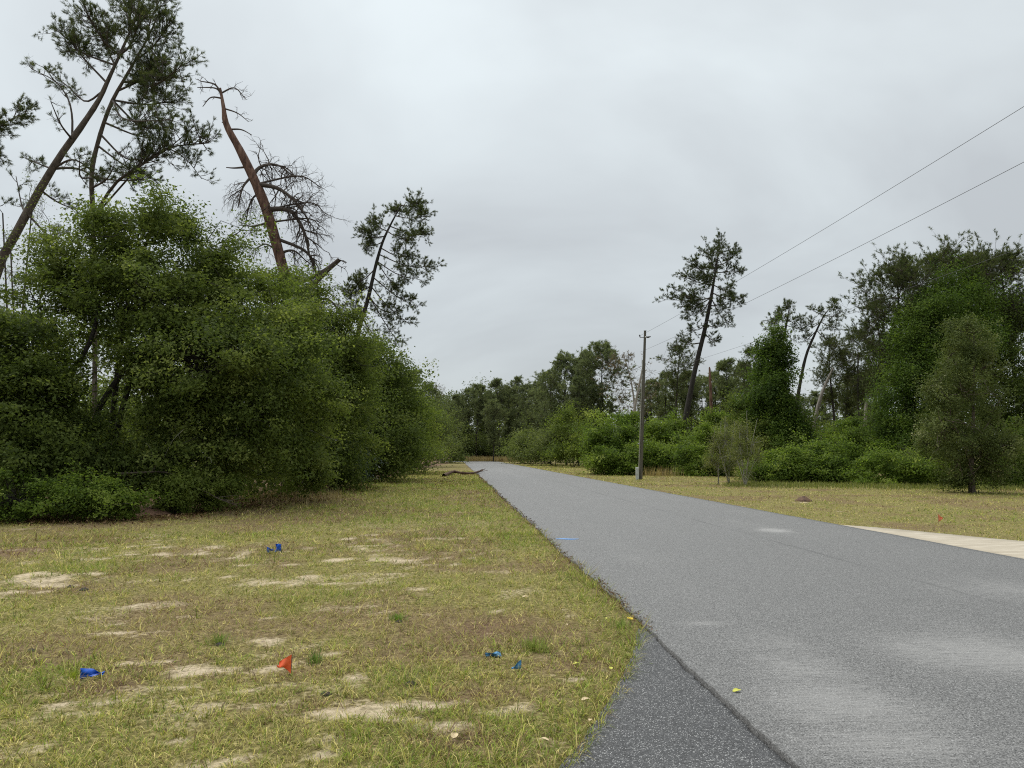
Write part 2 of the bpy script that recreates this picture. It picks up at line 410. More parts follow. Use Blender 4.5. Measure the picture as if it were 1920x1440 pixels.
drive_px = [(1582, 986), (1700, 996), (1810, 1007), (1920, 1018)]
drive_curve = np.array([G(*p)[:2] for p in drive_px])
drive_curve = np.vstack([drive_curve, [[11.2, 12.9], [13.5, 12.3], [18, 12.0], [40, 12.0]]])
DRX, DRY = drive_curve[:, 0], drive_curve[:, 1]

def paved(x, y, grow=0.0):
    """1 inside road, apron or driveway"""
    a = (x > road_left(y) - grow) & (x < road_right(y) + grow) & (y < ROAD_END + 6)
    b = (y < apron_curve[0, 1] + grow) & (x > apron_x(y) - grow) & (x < 3)
    c = (x > RX1 - .2) & (y < np.interp(x, DRX, DRY) + grow) & (y > 6.4 - grow)
    d = (y > ROAD_END - 1 - grow) & (y < ROAD_END + 6 + grow) & (x < RX1)
    return a | b | c | d

sand_spots = [(75, 1090, 90, 18, 1.0), (30, 1240, 50, 7, .8), (400, 1258, 75, 9, .9), (445, 1308, 55, 7, .8), (760, 1325, 130, 22, .85),
              (600, 1400, 50, 22, .9), (325, 1392, 60, 12, .8), (110, 1322, 55, 8, .85), (40, 1295, 60, 8, .7), (600, 1052, 65, 7, .8),
              (450, 1046, 70, 7, .85), (640, 1008, 60, 6, .6), (270, 1008, 40, 5, .7), (480, 1250, 30, 6, .6), (180, 1192, 30, 8, .75),
              (240, 1245, 60, 6, .7), (610, 1300, 50, 8, .7), (230, 1080, 60, 6, .5), (290, 1040, 60, 6, .6), (790, 1050, 35, 6, .55),
              (730, 1105, 30, 5, .5), (690, 1280, 30, 6, .6), (580, 1160, 30, 5, .5), (860, 1060, 20, 3, .4)]
brown_spots = [(1000, 1190, 130, 28, .9), (560, 1330, 120, 25, .5), (860, 1395, 90, 22, .9), (200, 1290, 60, 14, 1.0), (560, 1265, 120, 15, .6),
               (230, 965, 120, 12, .9), (1060, 1240, 90, 25, .7), (470, 940, 180, 14, .7), (140, 1105, 90, 12, .8), (30, 1040, 60, 14, .7),
               (430, 1265, 90, 12, .5), (930, 1300, 120, 20, .6), (880, 925, 30, 4, .7), (780, 1050, 50, 8, .6)]
green_spots = [(1100, 1085, 45, 45, 1.0), (740, 960, 130, 18, .8), (950, 960, 90, 30, .55), (640, 1120, 160, 35, .45), (990, 1210, 90, 25, .55),
               (745, 1160, 22, 8, 1.0), (400, 1210, 40, 8, .6), (140, 1268, 22, 6, 1.0), (1165, 1180, 25, 18, .8), (860, 1010, 140, 15, .4),
               (280, 1150, 120, 18, .35), (330, 1330, 200, 30, .3)]
def spots(x, y, lst):
    r = np.zeros(np.shape(x))
    for px, py, rx, ry, a in lst:
        c = G(px, py); e = G(px + rx, py); f1 = G(px, py + ry); f2 = G(px, py - ry)
        sx = abs(e[0] - c[0]) + 1e-3; sy = abs(f1[1] - f2[1]) / 2 + 1e-3
        r = np.maximum(r, a * np.exp(-((x - c[0]) / sx) ** 2 - ((y - c[1]) / sy) ** 2))
    return r

CAN = np.array([G(*p)[:2] for p in [(-150, 990), (0, 976), (320, 962), (450, 938), (560, 926), (700, 903), (800, 878), (845, 869)]])
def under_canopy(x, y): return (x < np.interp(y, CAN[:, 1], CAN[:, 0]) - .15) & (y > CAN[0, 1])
def masks(x, y):
    n = fbm(x * .9 + 40, y * 1.1, 11, 5); n2 = fbm(x * 2.6, y * 2.9, 21, 4)
    left = sstep(1.4, .4, x) * sstep(19, 14, y)
    n3 = fbm(x * 4.5, y * 7.5, 91, 4)
    bare = .95 * sstep(.30, .80, spots(x, y, sand_spots) * .8 + (n3 - .5) * 1.5 + (n2 - .5) * .7) + left * sstep(.48, .68, n * .35 + n2 * .25 + n3 * .4) * .72
    bare = bare + sstep(.62, .74, fbm(x * .5, y * .5, 77, 4)) * .25 * (x < 1)
    brown = np.clip(spots(x, y, brown_spots) * (.6 + .8 * n2) + sstep(.50, .70, fbm(x * .7, y * .6, 31, 4)) * .6 + np.exp(-np.abs(x - RX0) / .07) * .7, 0, 1)
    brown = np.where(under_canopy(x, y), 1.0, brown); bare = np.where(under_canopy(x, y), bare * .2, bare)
    edge = np.exp(-np.abs(x - RX0) / .5) * (x < RX0 + .1) * .3
    green = np.clip(spots(x, y, green_spots) * (.6 + .7 * n2) + edge + .45 * sstep(15, 19, y) * sstep(60, 40, y) * sstep(-6.5, -3.5, x) * (x < 2) + sstep(.48, .72, fbm(x * .6 + 9, y * .5, 41, 4)) * .5, 0, 1)
    return np.clip(bare, 0, 1), brown, green

def gz(x, y):
    x = np.asarray(x, float); y = np.asarray(y, float)
    off = np.maximum(RX0 - .1 - x, x - RX1 - .1)
    k = sstep(0, .6, off) * sstep(0, .5, np.where(y < 7.2, apron_x(y) - .1 - x, 9.)) * sstep(0, .5, np.where(x > RX1, y - np.interp(x, DRX, DRY) - .1, 9.))
    k = k * sstep(ROAD_END - 2, ROAD_END - 6, y)
    c = G(75, 1085)
    mound = .07 * np.exp(-((x - c[0]) / .7) ** 2 - ((y - c[1]) / .55) ** 2)
    low_ = np.where(paved(x, y, -.14), -.07, 0.)
    return low_ + k * (.05 * (fbm(x * .35, y * .35, 51, 3) - .5) + .03 * (fbm(x * 2.2, y * 2.2, 61, 3) - .5) + mound)

ys = [-30.0, -20, -12, -7, -4, -2, 0, 1, 2]
while ys[-1] < 900: ys.append(ys[-1] + max(.10, .019 * ys[-1]))
xs = list(np.arange(-13, 13.01, .14))
s = .12
while xs[-1] < 700: s *= 1.12; xs.append(xs[-1] + s)
s = .12
while xs[0] > -700: s *= 1.12; xs.insert(0, xs[0] - s)
xs, ys = np.array(xs), np.array(ys)
gx, gy = np.meshgrid(xs, ys)
bare, brown, green = masks(gx, gy)
gzz = gz(gx, gy)
nx, ny = len(xs), len(ys)
ii = (np.arange(ny - 1)[:, None] * nx + np.arange(nx - 1)[None, :]).reshape(-1)
gq = np.stack([ii, ii + 1, ii + nx + 1, ii + nx], -1)
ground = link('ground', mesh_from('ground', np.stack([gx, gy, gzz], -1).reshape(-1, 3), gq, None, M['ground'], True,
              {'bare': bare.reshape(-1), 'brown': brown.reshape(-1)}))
tag(ground, 'sandy verge and ground under patchy mown grass', kind='structure')

def slab(name, rows, top, mat, depth=.09, attrs_fn=None):
    """a sheet of cross-rows (n, m, 2) with a skirt all round"""
    n, m = rows.shape[:2]
    v = np.concatenate([rows.reshape(-1, 2), np.full((n * m, 1), top)], 1)
    if callable(attrs_fn): at = attrs_fn(v[:, 0], v[:, 1])
    else: at = {}
    i = (np.arange(n - 1)[:, None] * m + np.arange(m - 1)[None, :]).reshape(-1)
    q = [np.stack([i, i + 1, i + m + 1, i + m], -1)]
    idx = np.arange(n * m).reshape(n, m)
    ring = np.concatenate([idx[0], idx[1:, -1], idx[-1, ::-1][1:], idx[::-1, 0][1:-1]])
    low = v[ring].copy(); low[:, 2] -= depth
    k = np.arange(len(ring)); k2 = (k + 1) % len(ring)
    q.append(np.stack([ring[k2], ring[k], n * m + k, n * m + k2], -1))
    at = {a: np.concatenate([b, np.ones(len(ring)) * (1. if a == 'joint' else 0.)]) for a, b in at.items()}
    return mesh_from(name, np.vstack([v, low]), np.vstack(q), None, mat, False, at)

def road_attr(x, y):
    jx = 5.72 + .06 * (vnoise(y * .8, y * 0, 3) - .5)
    joint = np.exp(-((x - jx) / .035) ** 2) * (.05 + .4 * vnoise(y * .9, y * 0 + 2, 4))
    # a darker line follows the left edge, at the apron seam
    joint = np.maximum(joint, .3 * np.exp(-np.abs(x - road_left(y)) / .010))
    wn_ = np.zeros_like(x)
    for px, py, rx, ry, a in [(1560, 1330, 170, 70, .42), (1480, 1260, 120, 45, .35), (1420, 1215, 120, 30, .25), (1640, 1400, 200, 50, .40),
                              (1800, 1230, 180, 50, .30), (1900, 1240, 120, 60, .3), (1320, 1175, 50, 7, .35), (1450, 997, 30, 4, .45),
                              (1850, 1110, 160, 25, .2), (1700, 1340, 120, 60, .2)]:
        c = G(px, py); e = G(px + rx, py); f1 = G(px, py + ry); f2 = G(px, py - ry)
        sx = abs(e[0] - c[0]); sy = abs(f1[1] - f2[1]) / 2
        wn_ = np.maximum(wn_, a * np.exp(-((x - c[0]) / sx) ** 2 - ((y - c[1]) / sy) ** 2))
    for cx_ in (2.75, 4.45, 6.5, 7.7): wn_ = wn_ + .07 * np.exp(-((x - cx_) / .35) ** 2)
    return {'joint': joint, 'worn': wn_}
ry_ = [-30.0, -15, -6, 0, 2]
while ry_[-1] < ROAD_END: ry_.append(ry_[-1] + (.025 if 3.2 < ry_[-1] < 7.5 else max(.09, .014 * ry_[-1])))
ry_ = np.array(ry_)
u = np.unique(np.concatenate([[0, .002, .005, .01, .02], np.linspace(.03, 1, 34), np.linspace(.57, .61, 13)]))
rows = np.stack([np.stack([road_left(y) * (1 - u) + road_right(y) * u, np.full_like(u, y)], -1) for y in ry_])
# the bend at the far end swings off to the left
bend = []
for a in np.linspace(0.06, 1.45, 16):
    r = 4 + (RX1 - RX0) * u
    bend.append(np.stack([RX0 - 4 + r * np.cos(a), ry_[-1] + r * np.sin(a) * .75], -1))
rows = np.concatenate([rows, np.array(bend)])
road = link('road', slab('road', rows, .030, M['asphalt'], .12, road_attr))
tag(road, 'grey worn asphalt road running away to the treeline', kind='structure')

ay = np.concatenate([np.linspace(apron_curve[0, 1], 2.2, 170), np.linspace(2.1, -6, 12)])
au = np.linspace(0, 1, 24)
arows = np.stack([np.stack([(apron_x(y) + .02 * (vnoise(y * 9, 0, 5) - .5)) * (1 - au) + (road_left(y) - .012 - .022 * vnoise(y * 31, 1.0, 77) * sstep(apron_curve[0, 1], 5.8, y)) * au, np.full_like(au, y)], -1) for y in ay])
apron = link('asphalt_apron', slab('asphalt_apron', arows[::-1], .010, M['apron'], .08,
             lambda x, y: {'joint': .25 * np.exp(-np.abs(x - road_left(y) + .012) / .012), 'worn': .35 * np.exp(-((x - 1.3) / .5) ** 2 - ((y - 3.6) / .5) ** 2)}))
tag(apron, 'darker coarse asphalt apron joining the road', kind='structure')

dx_ = np.linspace(RX1 + .03, 40, 90)
drows = np.stack([np.stack([np.full(8, x), np.linspace(6.4, np.interp(x, DRX, DRY), 8)], -1) for x in dx_])
drive = link('concrete_driveway', slab('concrete_driveway', drows[:, ::-1], .026, M['concrete'], .1))
tag(drive, 'pale concrete driveway entering the road', kind='structure')

# blue paint stroke on the road
def strip(name, pts, wid, z, mat, parent=None):
    pts = np.asarray(pts, float); tg = unit(np.gradient(pts, axis=0)); nr = np.stack([-tg[:, 1], tg[:, 0]], -1)
    a = pts + nr * wid[:, None]; b = pts - nr * wid[:, None]; n = len(pts)
    top = np.concatenate([np.c_[a, np.full(n, z)], np.c_[b, np.full(n, z)]])
    k = np.arange(n - 1)
    return link(name, mesh_from(name, top, np.stack([k, k + n, k + n + 1, k + 1], -1), None, mat), parent)
a_, b_ = G(1042, 1014)[:2], G(1086, 1014)[:2]
tt = np.linspace(0, 1, 16)
pm = strip('paint_mark', a_ + (b_ - a_) * tt[:, None] + np.c_[tt * 0, .02 * np.sin(tt * 7)],   .060 * np.sin(np.pi * (tt * .9 + .08)) ** .6, .034, M['paint'], road)
tag(pm, 'blue spray paint stroke at the road edge')

# ------------------------------------------------------------------ grass
rng = np.random.default_rng(7)
G_GREEN = np.array([.235, .320, .036]); G_OLIVE = np.array([.385, .385, .066]); G_STRAW = np.array([.60, .52, .185]); G_BROWN = np.array([.25, .155, .08])
def grass_pts(n, y0, y1, x0, x1, pw):
    """tuft centres, thinner with distance"""
    t = rng.uniform(0, 1, n); a, b = y0 ** (1 - pw), y1 ** (1 - pw)
    y = (a + (b - a) * t) ** (1 / (1 - pw)); x = rng.uniform(x0, x1, n) if np.isscalar(x0) else None
    return x, y
def build_grass(name, x, y, per, label, hmul=1., segs=2):
    keep = ~paved(x, y, -.05 if y.min() < 12 and x.min() < 0 else .03)
    keep &= ~under_canopy(x, y)
    x, y = x[keep], y[keep]
    ba, br, gr_ = masks(x, y)
    keep = rng.uniform(size=len(x)) > np.clip(ba * 1.25 - .08, 0, .88) + .22 * br
    x, y, br, gr_ = x[keep], y[keep], br[keep], gr_[keep]
    n = len(x)
    X = np.repeat(x, per); Y = np.repeat(y, per); B = np.repeat(br, per); Gn = np.repeat(gr_, per)
    dist = np.hypot(X, Y)
    N_ = n * per
    az = rng.uniform(0, 2 * np.pi, N_); sp = np.abs(rng.normal(0, .018, N_)) * (1 + dist / 12)
    X = X + np.cos(az) * sp; Y = Y + np.sin(az) * sp
    tall = np.repeat(rng.lognormal(0, .35, n), per) * (.75 + .7 * Gn)
    Ln = hmul * tall * rng.uniform(.028, .092, N_) * (1 + dist / 45)
    wd = np.maximum(.0042, .00075 * dist) * rng.uniform(.6, 1.3, N_)
    lean = rng.uniform(.6, 1.5, N_)
    dh = np.stack([np.cos(az), np.sin(az)], -1)
    z0 = gz(X, Y) - .004
    wv = np.stack([-np.sin(az + rng.normal(0, .6, N_)), np.cos(az + rng.normal(0, .6, N_))], -1) * wd[:, None]
    b0 = np.c_[X, Y, z0]
    if segs == 2:
        l1 = lean * .7; l2 = np.minimum(lean * 1.45, 1.9)
        mid = b0 + np.c_[dh * (Ln * .5 * np.sin(l1))[:, None], Ln * .5 * np.cos(l1)]
        tip = mid + np.c_[dh * (Ln * .5 * np.sin(l2))[:, None], Ln * .5 * np.cos(l2)]
        W = np.c_[wv, np.zeros(N_)]
        v = np.stack([b0 - W * .5, b0 + W * .5, mid + W * .42, mid - W * .42, tip], 1)
        k = np.arange(N_)[:, None] * 5
        quads = k + np.array([[0, 1, 2, 3]]); tris = k + np.array([[3, 2, 4]]); per_v = 5
    else:
        tip = b0 + np.c_[dh * (Ln * np.sin(lean))[:, None], Ln * np.cos(lean)]
        W = np.c_[wv, np.zeros(N_)]
        v = np.stack([b0 - W * .5, b0 + W * .5, tip], 1); quads = None; tris = np.arange(N_ * 3).reshape(-1, 3); per_v = 3
    # blade colours: green, olive, straw and dead brown blades mixed by patch
    r = rng.uniform(size=N_) + np.repeat(rng.normal(0, .16, n), per)
    g = np.clip(.42 + .80 * Gn - .55 * B, 0.03, 1)
    c = np.where((r < g * .62)[:, None], G_GREEN, np.where((r < .30 + g * .55)[:, None], G_OLIVE, G_STRAW))
    c = np.where((rng.uniform(size=N_) < B * .45 + .04)[:, None], G_BROWN, c)
    c = c * (rng.uniform(.55, 1.35, N_) * np.repeat(rng.uniform(.55, 1.25, n), per))[:, None]
    o = link(name, mesh_from(name, v.reshape(-1, 3), quads, tris, M['grass'], False, {'col': np.repeat(c, per_v, 0)}))
    return tag(o, label, 'grass', kind='stuff')

nA = 36000
t = rng.uniform(0, 1, nA); y = 3.0 * (16 / 3.0) ** t; x = rng.uniform(-1, 1, nA)
xl = -y * .80 - .5; x = xl + (2.1 - xl) * (x * .5 + .5)
nr_ = y < 6.6
build_grass('near_grass', x[nr_], y[nr_], 8, 'short patchy green and straw grass blades at the foot of the view')
build_grass('verge_grass', x[~nr_], y[~nr_], 9, 'patchy green and straw grass on the left verge around the paired blue flags', 1.0, 1)
nB = 42000
t = rng.uniform(0, 1, nB); y = 15.0 * (70 / 15.0) ** t; x = -13 + 15.0 * rng.uniform(0, 1, nB)
build_grass('far_grass', x, y, 5, 'mown grass strip between the left trees and the road', .75, 1)
nC = 46000
t = rng.uniform(0, 1, nC); y = 11.5 * (110 / 11.5) ** t; x = 8.4 + np.minimum(.58 * y + 3, 20) * rng.uniform(0, 1, nC)
build_grass('right_verge_grass', x, y, 4, 'dry mown grass on the verge across the road', .62, 1)

# ------------------------------------------------------------------ broadleaf foliage
def foliage(rng, lobes, n_clump, per, cr, flat=.6, shell=.2, cull=.6, low=-.9, boughs=17):
    """leaf centres in clumps over the outer shell of ellipsoid lobes; returns centres, outward vectors, tints, clump anchors"""
    lo = np.array([l[:3] for l in lobes]); ra = np.array([l[3:6] for l in lobes])
    w = (ra[:, 0] * ra[:, 1] + ra[:, 0] * ra[:, 2] + ra[:, 1] * ra[:, 2]); w = w / w.sum()
    # boughs on the shell first, then leaf clumps sprayed along each bough
    nb = max(6, n_clump // boughs)
    kb = rng.choice(len(lobes), nb, p=w)
    ub = unit(rng.normal(size=(nb, 3)))
    ub[:, 2] = np.where(ub[:, 2] < low, -ub[:, 2], ub[:, 2])
    rb = np.clip(.97 - np.abs(rng.normal(0, shell, nb)), .3, 1.0) + np.clip(rng.normal(0, .13, nb), -.12, .34)
    pb_ = lo[kb] + ub * ra[kb] * rb[:, None]
    bt = rng.normal(0, .13, nb)
    spread = cr * 1.95 * rng.lognormal(0, .35, nb)
    dirb = unit(ub + rng.normal(0, .5, (nb, 3)) + np.array([0, 0, .15]))
    idx = rng.integers(0, nb, n_clump)
    k = kb[idx]; uu = ub[idx]
    along = rng.uniform(-1, 1, n_clump) * spread[idx]
    jit = rng.normal(size=(n_clump, 3)) * (spread[idx] * .42)[:, None]; jit[:, 2] *= flat
    p = pb_[idx] + dirb[idx] * along[:, None] + jit
    p[:, 2] -= .25 * np.maximum(along, 0) ** 2 / np.maximum(spread[idx], .01)
    bt = bt[idx]
    ok = np.ones(n_clump, bool)
    for j in range(len(lobes)):
        d = np.linalg.norm((p - lo[j]) / ra[j], axis=1)
        ok &= ~((d < cull) & (k != j))
    ok &= p[:, 2] > .12
    p, uu, k, bt = p[ok], uu[ok], k[ok], bt[ok]
    m = len(p)
    size = cr * rng.lognormal(0, .35, m)
    pr = np.maximum(4, (per * (size / cr) ** 1.6).astype(int)); pr = np.minimum(pr, per * 4)
    cen = np.repeat(p, pr, 0); out = np.repeat(uu, pr, 0); sz = np.repeat(size, pr)
    g = rng.normal(size=cen.shape) * .55
    out = unit(out + g * .9)
    g[:, 2] *= flat
    cen = cen + g * sz[:, None]
    tint = np.repeat(rng.normal(.42, .14, m) + bt, pr) + rng.normal(0, .05, len(cen)) + .08 * g[:, 2]
    cen[:, 2] = np.maximum(cen[:, 2], .05)
    return cen, out, np.clip(tint, 0, 1), p, lo[k]

def broadleaf(name, label, cat, base, lobes, mat, leaf, n_clump, per, cr, seed, group=None, bark='bark_dark', trunk_r=.12, stems=None,
              asp=.6, twig_frac=.10, flat=.6, shell=.2, cull=.6, low=-.9, up=.5, boughs=17, dead=0):
    rg = np.random.default_rng(seed)
    base = np.array([base[0], base[1], 0.0])
    root = thing(name, label, cat, base, group)
    cen, out, tint, anc, lc = foliage(rg, lobes, n_clump, per, cr, flat, shell, cull, low, boughs)
    T = Tubes()
    if stems is None:
        for l in lobes:
            c = np.array(l[:3]); b0 = base + np.array([rg.normal(0, trunk_r), rg.normal(0, trunk_r), -.05])
            mid = b0 * .5 + c * .5 + rg.normal(0, .06 * np.linalg.norm(c - b0), 3) - np.array([0, 0, .1 * c[2]])
            tr = trunk_r * rg.uniform(.5, 1)
            T.add(curve([b0, mid, c], 9), np.linspace(tr, tr * .3, 9), 6)
    else:
        for st, r0, r1 in stems:
            st = [np.array([st[0][0], st[0][1], -.1])] + list(st) if st[0][2] > .1 else st
            T.add(curve(st, 14), np.linspace(r0, r1, 14), 7)
    for j in np.nonzero(rg.uniform(size=len(anc)) < twig_frac)[0]:
        a, c = anc[j], lc[j] + (anc[j] - lc[j]) * .15
        mid = (a + c) / 2 + rg.normal(0, .16 * np.linalg.norm(a - c), 3)
        T.add([c, mid, a], [trunk_r * .16 + .004, trunk_r * .1 + .003, .004], 3)
    if dead:
        W = Tubes()
        sel = np.nonzero(anc[:, 2] < 4.5)[0]
        for j in rg.choice(sel, min(dead, len(sel)), replace=False):
            o_ = anc[j] * .97 + lc[j] * .03; d = unit((anc[j] - lc[j]) * [1, 1, .3] * .5 + rg.normal(0, .7, 3)); L_ = rg.uniform(.35, 1.1)
            W.add(curve([o_ - d * L_ * .5, o_ + rg.normal(0, .08, 3), o_ + d * L_ * .5 - [0, 0, .1 * L_]], 5), np.linspace(.012, .004, 5), 3)
        tag(link('dead_twigs', W.mesh('dead_twigs', M['pale_twig'], base), root), kind='stuff')
    link('trunk', T.mesh('trunk', M[bark], base), root)
    link('crown', leaf_mesh('crown', cen, out, leaf, asp, M[mat], rg, tint, base, up, tri=np.hypot(base[0], base[1]) > 20.5), root)
    return root

def LB(lst, dr=.85):
    """lobes given as (px, py, rx, ry, D) of the photograph -> ellipsoids in metres"""
    o = []
    for px, py, rx, ry, D in lst:
        c = P(px, py, D); s_ = mpx(D)
        o.append((c[0], c[1], c[2], rx * s_, max(rx, ry) * s_ * dr, ry * s_))
    return o

hedge = 'oaks of the thicket along the left verge'
broadleaf('oak_tree', 'large dark spreading oak thicket nearest the verge, under the leaning pine', 'oak tree', P(190, 900, 22.7)[:2],
  LB([(262, 425, 95, 55, 23), (165, 500, 95, 70, 23.5), (350, 485, 110, 70, 24), (430, 555, 105, 75, 24.5), (290, 565, 140, 80, 22.8),
      (490, 640, 105, 90, 24.5), (390, 680, 150, 95, 22.3), (555, 730, 75, 100, 25.5), (470, 785, 120, 90, 23), (330, 800, 140, 80, 22.8),
      (560, 845, 55, 65, 25.5), (95, 590, 85, 75, 22.5), (400, 850, 110, 42, 22.4), (250, 875, 80, 50, 22), (575, 890, 35, 40, 26)]),
  'oak', .108, 6000, 30, .29, 101, hedge, trunk_r=.11, dead=90,
  stems=[([P(165, 925, 22.5), P(180, 780, 22.3), P(255, 665, 22.4), P(330, 560, 22.8)], .13, .05),
         ([P(60, 925, 22.7), P(95, 760, 22.2), P(165, 650, 22.3), P(190, 560, 23)], .11, .05),
         ([P(200, 925, 22.8), P(235, 745, 22.6), P(290, 640, 22.9), P(400, 560, 24)], .12, .04),
         ([P(420, 930, 23.8), P(450, 800, 24), P(520, 700, 25)], .1, .05),
         ([P(200, 925, 23), P(220, 700, 23.4), P(250, 520, 23.2), P(300, 400, 23.4)], .13, .03)])
broadleaf('oak_tree', 'low leafy oak cut by the left picture edge beside the largest oak', 'oak tree', P(20, 900, 20.2)[:2],
  LB([(30, 650, 85, 75, 20.3), (-60, 700, 90, 120, 20.6), (45, 770, 90, 80, 20), (20, 870, 120, 75, 19.8), (145, 865, 85, 65, 20.8), (115, 720, 45, 40, 21.5)]),
  'oak', .102, 2500, 30, .28, 102, hedge, trunk_r=.09, dead=30)
broadleaf('oak_tree', 'rounded oak rising behind the largest oak, below the broken dead pine', 'oak tree', G(590, 915)[:2],
  LB([(530, 575, 90, 55, 33), (610, 640, 75, 65, 34), (560, 690, 90, 90, 32.5), (625, 740, 75, 90, 34), (590, 820, 80, 90, 33), (640, 700, 60, 60, 36), (620, 885, 60, 35, 33), (655, 800, 50, 80, 37), (520, 640, 70, 70, 29)]),
  'oak', .130, 2700, 30, .36, 103, hedge, trunk_r=.12, dead=30)
broadleaf('oak_tree', 'dense oak midway along the left thicket under the leafy leaning pine', 'oak tree', G(690, 895)[:2],
  LB([(655, 655, 50, 50, 45), (690, 700, 70, 55, 45), (690, 775, 75, 85, 44), (725, 825, 55, 65, 43.5), (740, 760, 50, 60, 47), (690, 870, 50, 35, 43), (735, 850, 40, 40, 48)]),
  'oak', .158, 2200, 28, .44, 104, hedge, trunk_r=.12)
broadleaf('oak_tree', 'yellowish green oak along the left verge, next past the dense middle one', 'oak tree', G(762, 884)[:2],
  LB([(735, 735, 45, 40, 62), (760, 780, 52, 55, 61), (768, 838, 45, 50, 59), (785, 790, 35, 45, 66)]),
  'shrub', .15, 1300, 26, .50, 105, hedge, trunk_r=.13)
broadleaf('oak_tree', 'small rounded oak far along the left verge, before the road bends', 'oak tree', G(800, 873.5)[:2],
  LB([(795, 795, 38, 42, 92), (806, 838, 32, 32, 88), (780, 770, 30, 35, 97)]),
  'oak_far', .20, 800, 22, .65, 106, hedge, trunk_r=.13)
broadleaf('oak_tree', 'last and smallest oak of the left thicket beside the far road bend', 'oak tree', P(830, 868, 124)[:2],
  LB([(828, 815, 24, 32, 128), (843, 845, 18, 22, 124), (815, 790, 22, 25, 132)]),
  'oak_far', .26, 520, 20, .8, 107, hedge, trunk_r=.13)
broadleaf('oak_tree', 'shadowed oak deep behind the largest oak, seen through its gaps', 'oak tree', P(130, 900, 34)[:2],
  LB([(60, 720, 130, 140, 34), (250, 730, 150, 150, 35), (430, 760, 130, 120, 36), (120, 860, 150, 70, 30), (350, 865, 150, 60, 30), (500, 870, 110, 55, 30.5), (530, 893, 90, 26, 29), (400, 900, 120, 28, 26.5), (250, 905, 120, 32, 25)]),
  'oak', .16, 1500, 22, .5, 108, hedge, trunk_r=.14)
broadleaf('glossy_shrub', 'dark bluish glossy-leaved shrub at the foot of the rounded oak', 'shrub', G(635, 908)[:2],
  LB([(635, 850, 48, 42, 35), (660, 870, 38, 34, 36), (610, 875, 35, 30, 35)]), 'dark', .12, 520, 22, .26, 109, trunk_r=.05)
sh = 'low shrubs at the foot of the left thicket'
for k, (px, py, rx, ry, D, lab) in enumerate([
    (35, 934, 62, 38, 18.2, 'low bright green shrub at the far left edge, on the grass border'),
    (130, 942, 48, 32, 18.3, 'low bright green shrub second from the left picture edge'),
    (200, 942, 36, 30, 18.6, 'low bright green shrub just left of the reddish soil heap'),
    (330, 925, 30, 28, 20.6, 'small dark green shrub just right of the reddish soil heap'),
    (395, 915, 40, 25, 21.5, 'small dim shrub tangled in the fallen grey branches')]):
    c = P(px, py, D); s_ = mpx(D)
    b = [(c[0], c[1], c[2], rx * s_ * .7, rx * s_ * .7, ry * s_), (c[0] - .25, c[1] + .1, c[2] - .05, rx * s_ * .5, rx * s_ * .5, ry * s_ * .7),
         (c[0] + .3, c[1] + .15, c[2] - .08, rx * s_ * .5, rx * s_ * .5, ry * s_ * .8)]
    broadleaf('low_shrub', lab, 'shrub', (c[0], c[1]), [tuple(l[:3]) + tuple(1.35 * q for q in l[3:]) for l in b], 'vine' if k < 3 else 'shrub', .07, 460, 18, .13, 120 + k, sh, trunk_r=.02, twig_frac=.5)

# right of the road: vine-covered trees and bright mounds
vm_g = 'vine mounds along the right treeline'
def mound(label, lst, base_px, seed, leaf, nc, cr, mat='vine', per=24, cat='vine mound', name='vine_mound', group=vm_g, **kw):
    D = lst[0][4]; b = P(base_px, 900, D)
    return broadleaf(name, label, cat, b[:2], LB(lst), mat, leaf, nc, per, cr, seed, group, trunk_r=.05, low=-.95, **kw)
mound('bright green vine mound just left of the utility pole', [(1150, 825, 42, 38, 60), (1165, 860, 48, 36, 58), (1130, 860, 35, 32, 60), (1185, 800, 28, 24, 63)], 1155, 201, .16, 1700, .35, shell=.12)
mound('bright vine mound directly right of the utility pole', [(1245, 820, 26, 38, 62), (1235, 865, 32, 30, 59), (1262, 862, 36, 30, 58)], 1248, 202, .16, 1000, .34, shell=.12)
mound('bright yellow-green vine mound at the foot of the leaning pine', [(1322, 838, 42, 34, 58), (1305, 868, 42, 32, 56), (1345, 865, 30, 32, 55), (1352, 800, 30, 25, 64)], 1320, 203, .155, 1400, .34, shell=.12)
mound('small round vine mound right of the thin saplings', [(1478, 878, 48, 32, 43.5), (1445, 890, 34, 20, 43), (1510, 885, 30, 24, 43)], 1478, 204, .12, 1100, .24, shell=.12)
mound('bright domed vine mound below the pale leaning dead trunk', [(1605, 832, 48, 36, 46), (1560, 866, 50, 36, 44), (1645, 856, 46, 38, 44.5), (1570, 892, 55, 22, 42.5)], 1590, 205, .13, 1700, .27, shell=.12)
mound('wide low vine mound left of the greyish cedar', [(1690, 870, 60, 42, 41), (1650, 890, 55, 30, 40), (1740, 885, 55, 34, 39), (1720, 850, 60, 40, 42)], 1690, 206, .12, 1700, .25, shell=.12)
mound('light green vine mound at the right picture edge behind the cedar', [(1895, 880, 60, 40, 37), (1935, 850, 60, 60, 38), (1860, 895, 40, 25, 37)], 1895, 207, .10, 1100, .27)
mound('dim shrubby mound between the saplings and the vine column', [(1408, 845, 38, 55, 50), (1395, 790, 30, 45, 53), (1430, 880, 40, 25, 46)], 1405, 208, .12, 1000, .34, mat='oak')
vt = 'vine-smothered trees on the right'
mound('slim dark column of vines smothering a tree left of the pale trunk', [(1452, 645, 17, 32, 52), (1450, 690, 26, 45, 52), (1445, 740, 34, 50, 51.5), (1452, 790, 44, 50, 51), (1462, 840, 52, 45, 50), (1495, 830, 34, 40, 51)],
      1455, 211, .15, 2700, .30, 'vine_dark', 26, 'vine-covered tree', 'vine_covered_tree', vt, shell=.14, flat=1.1)
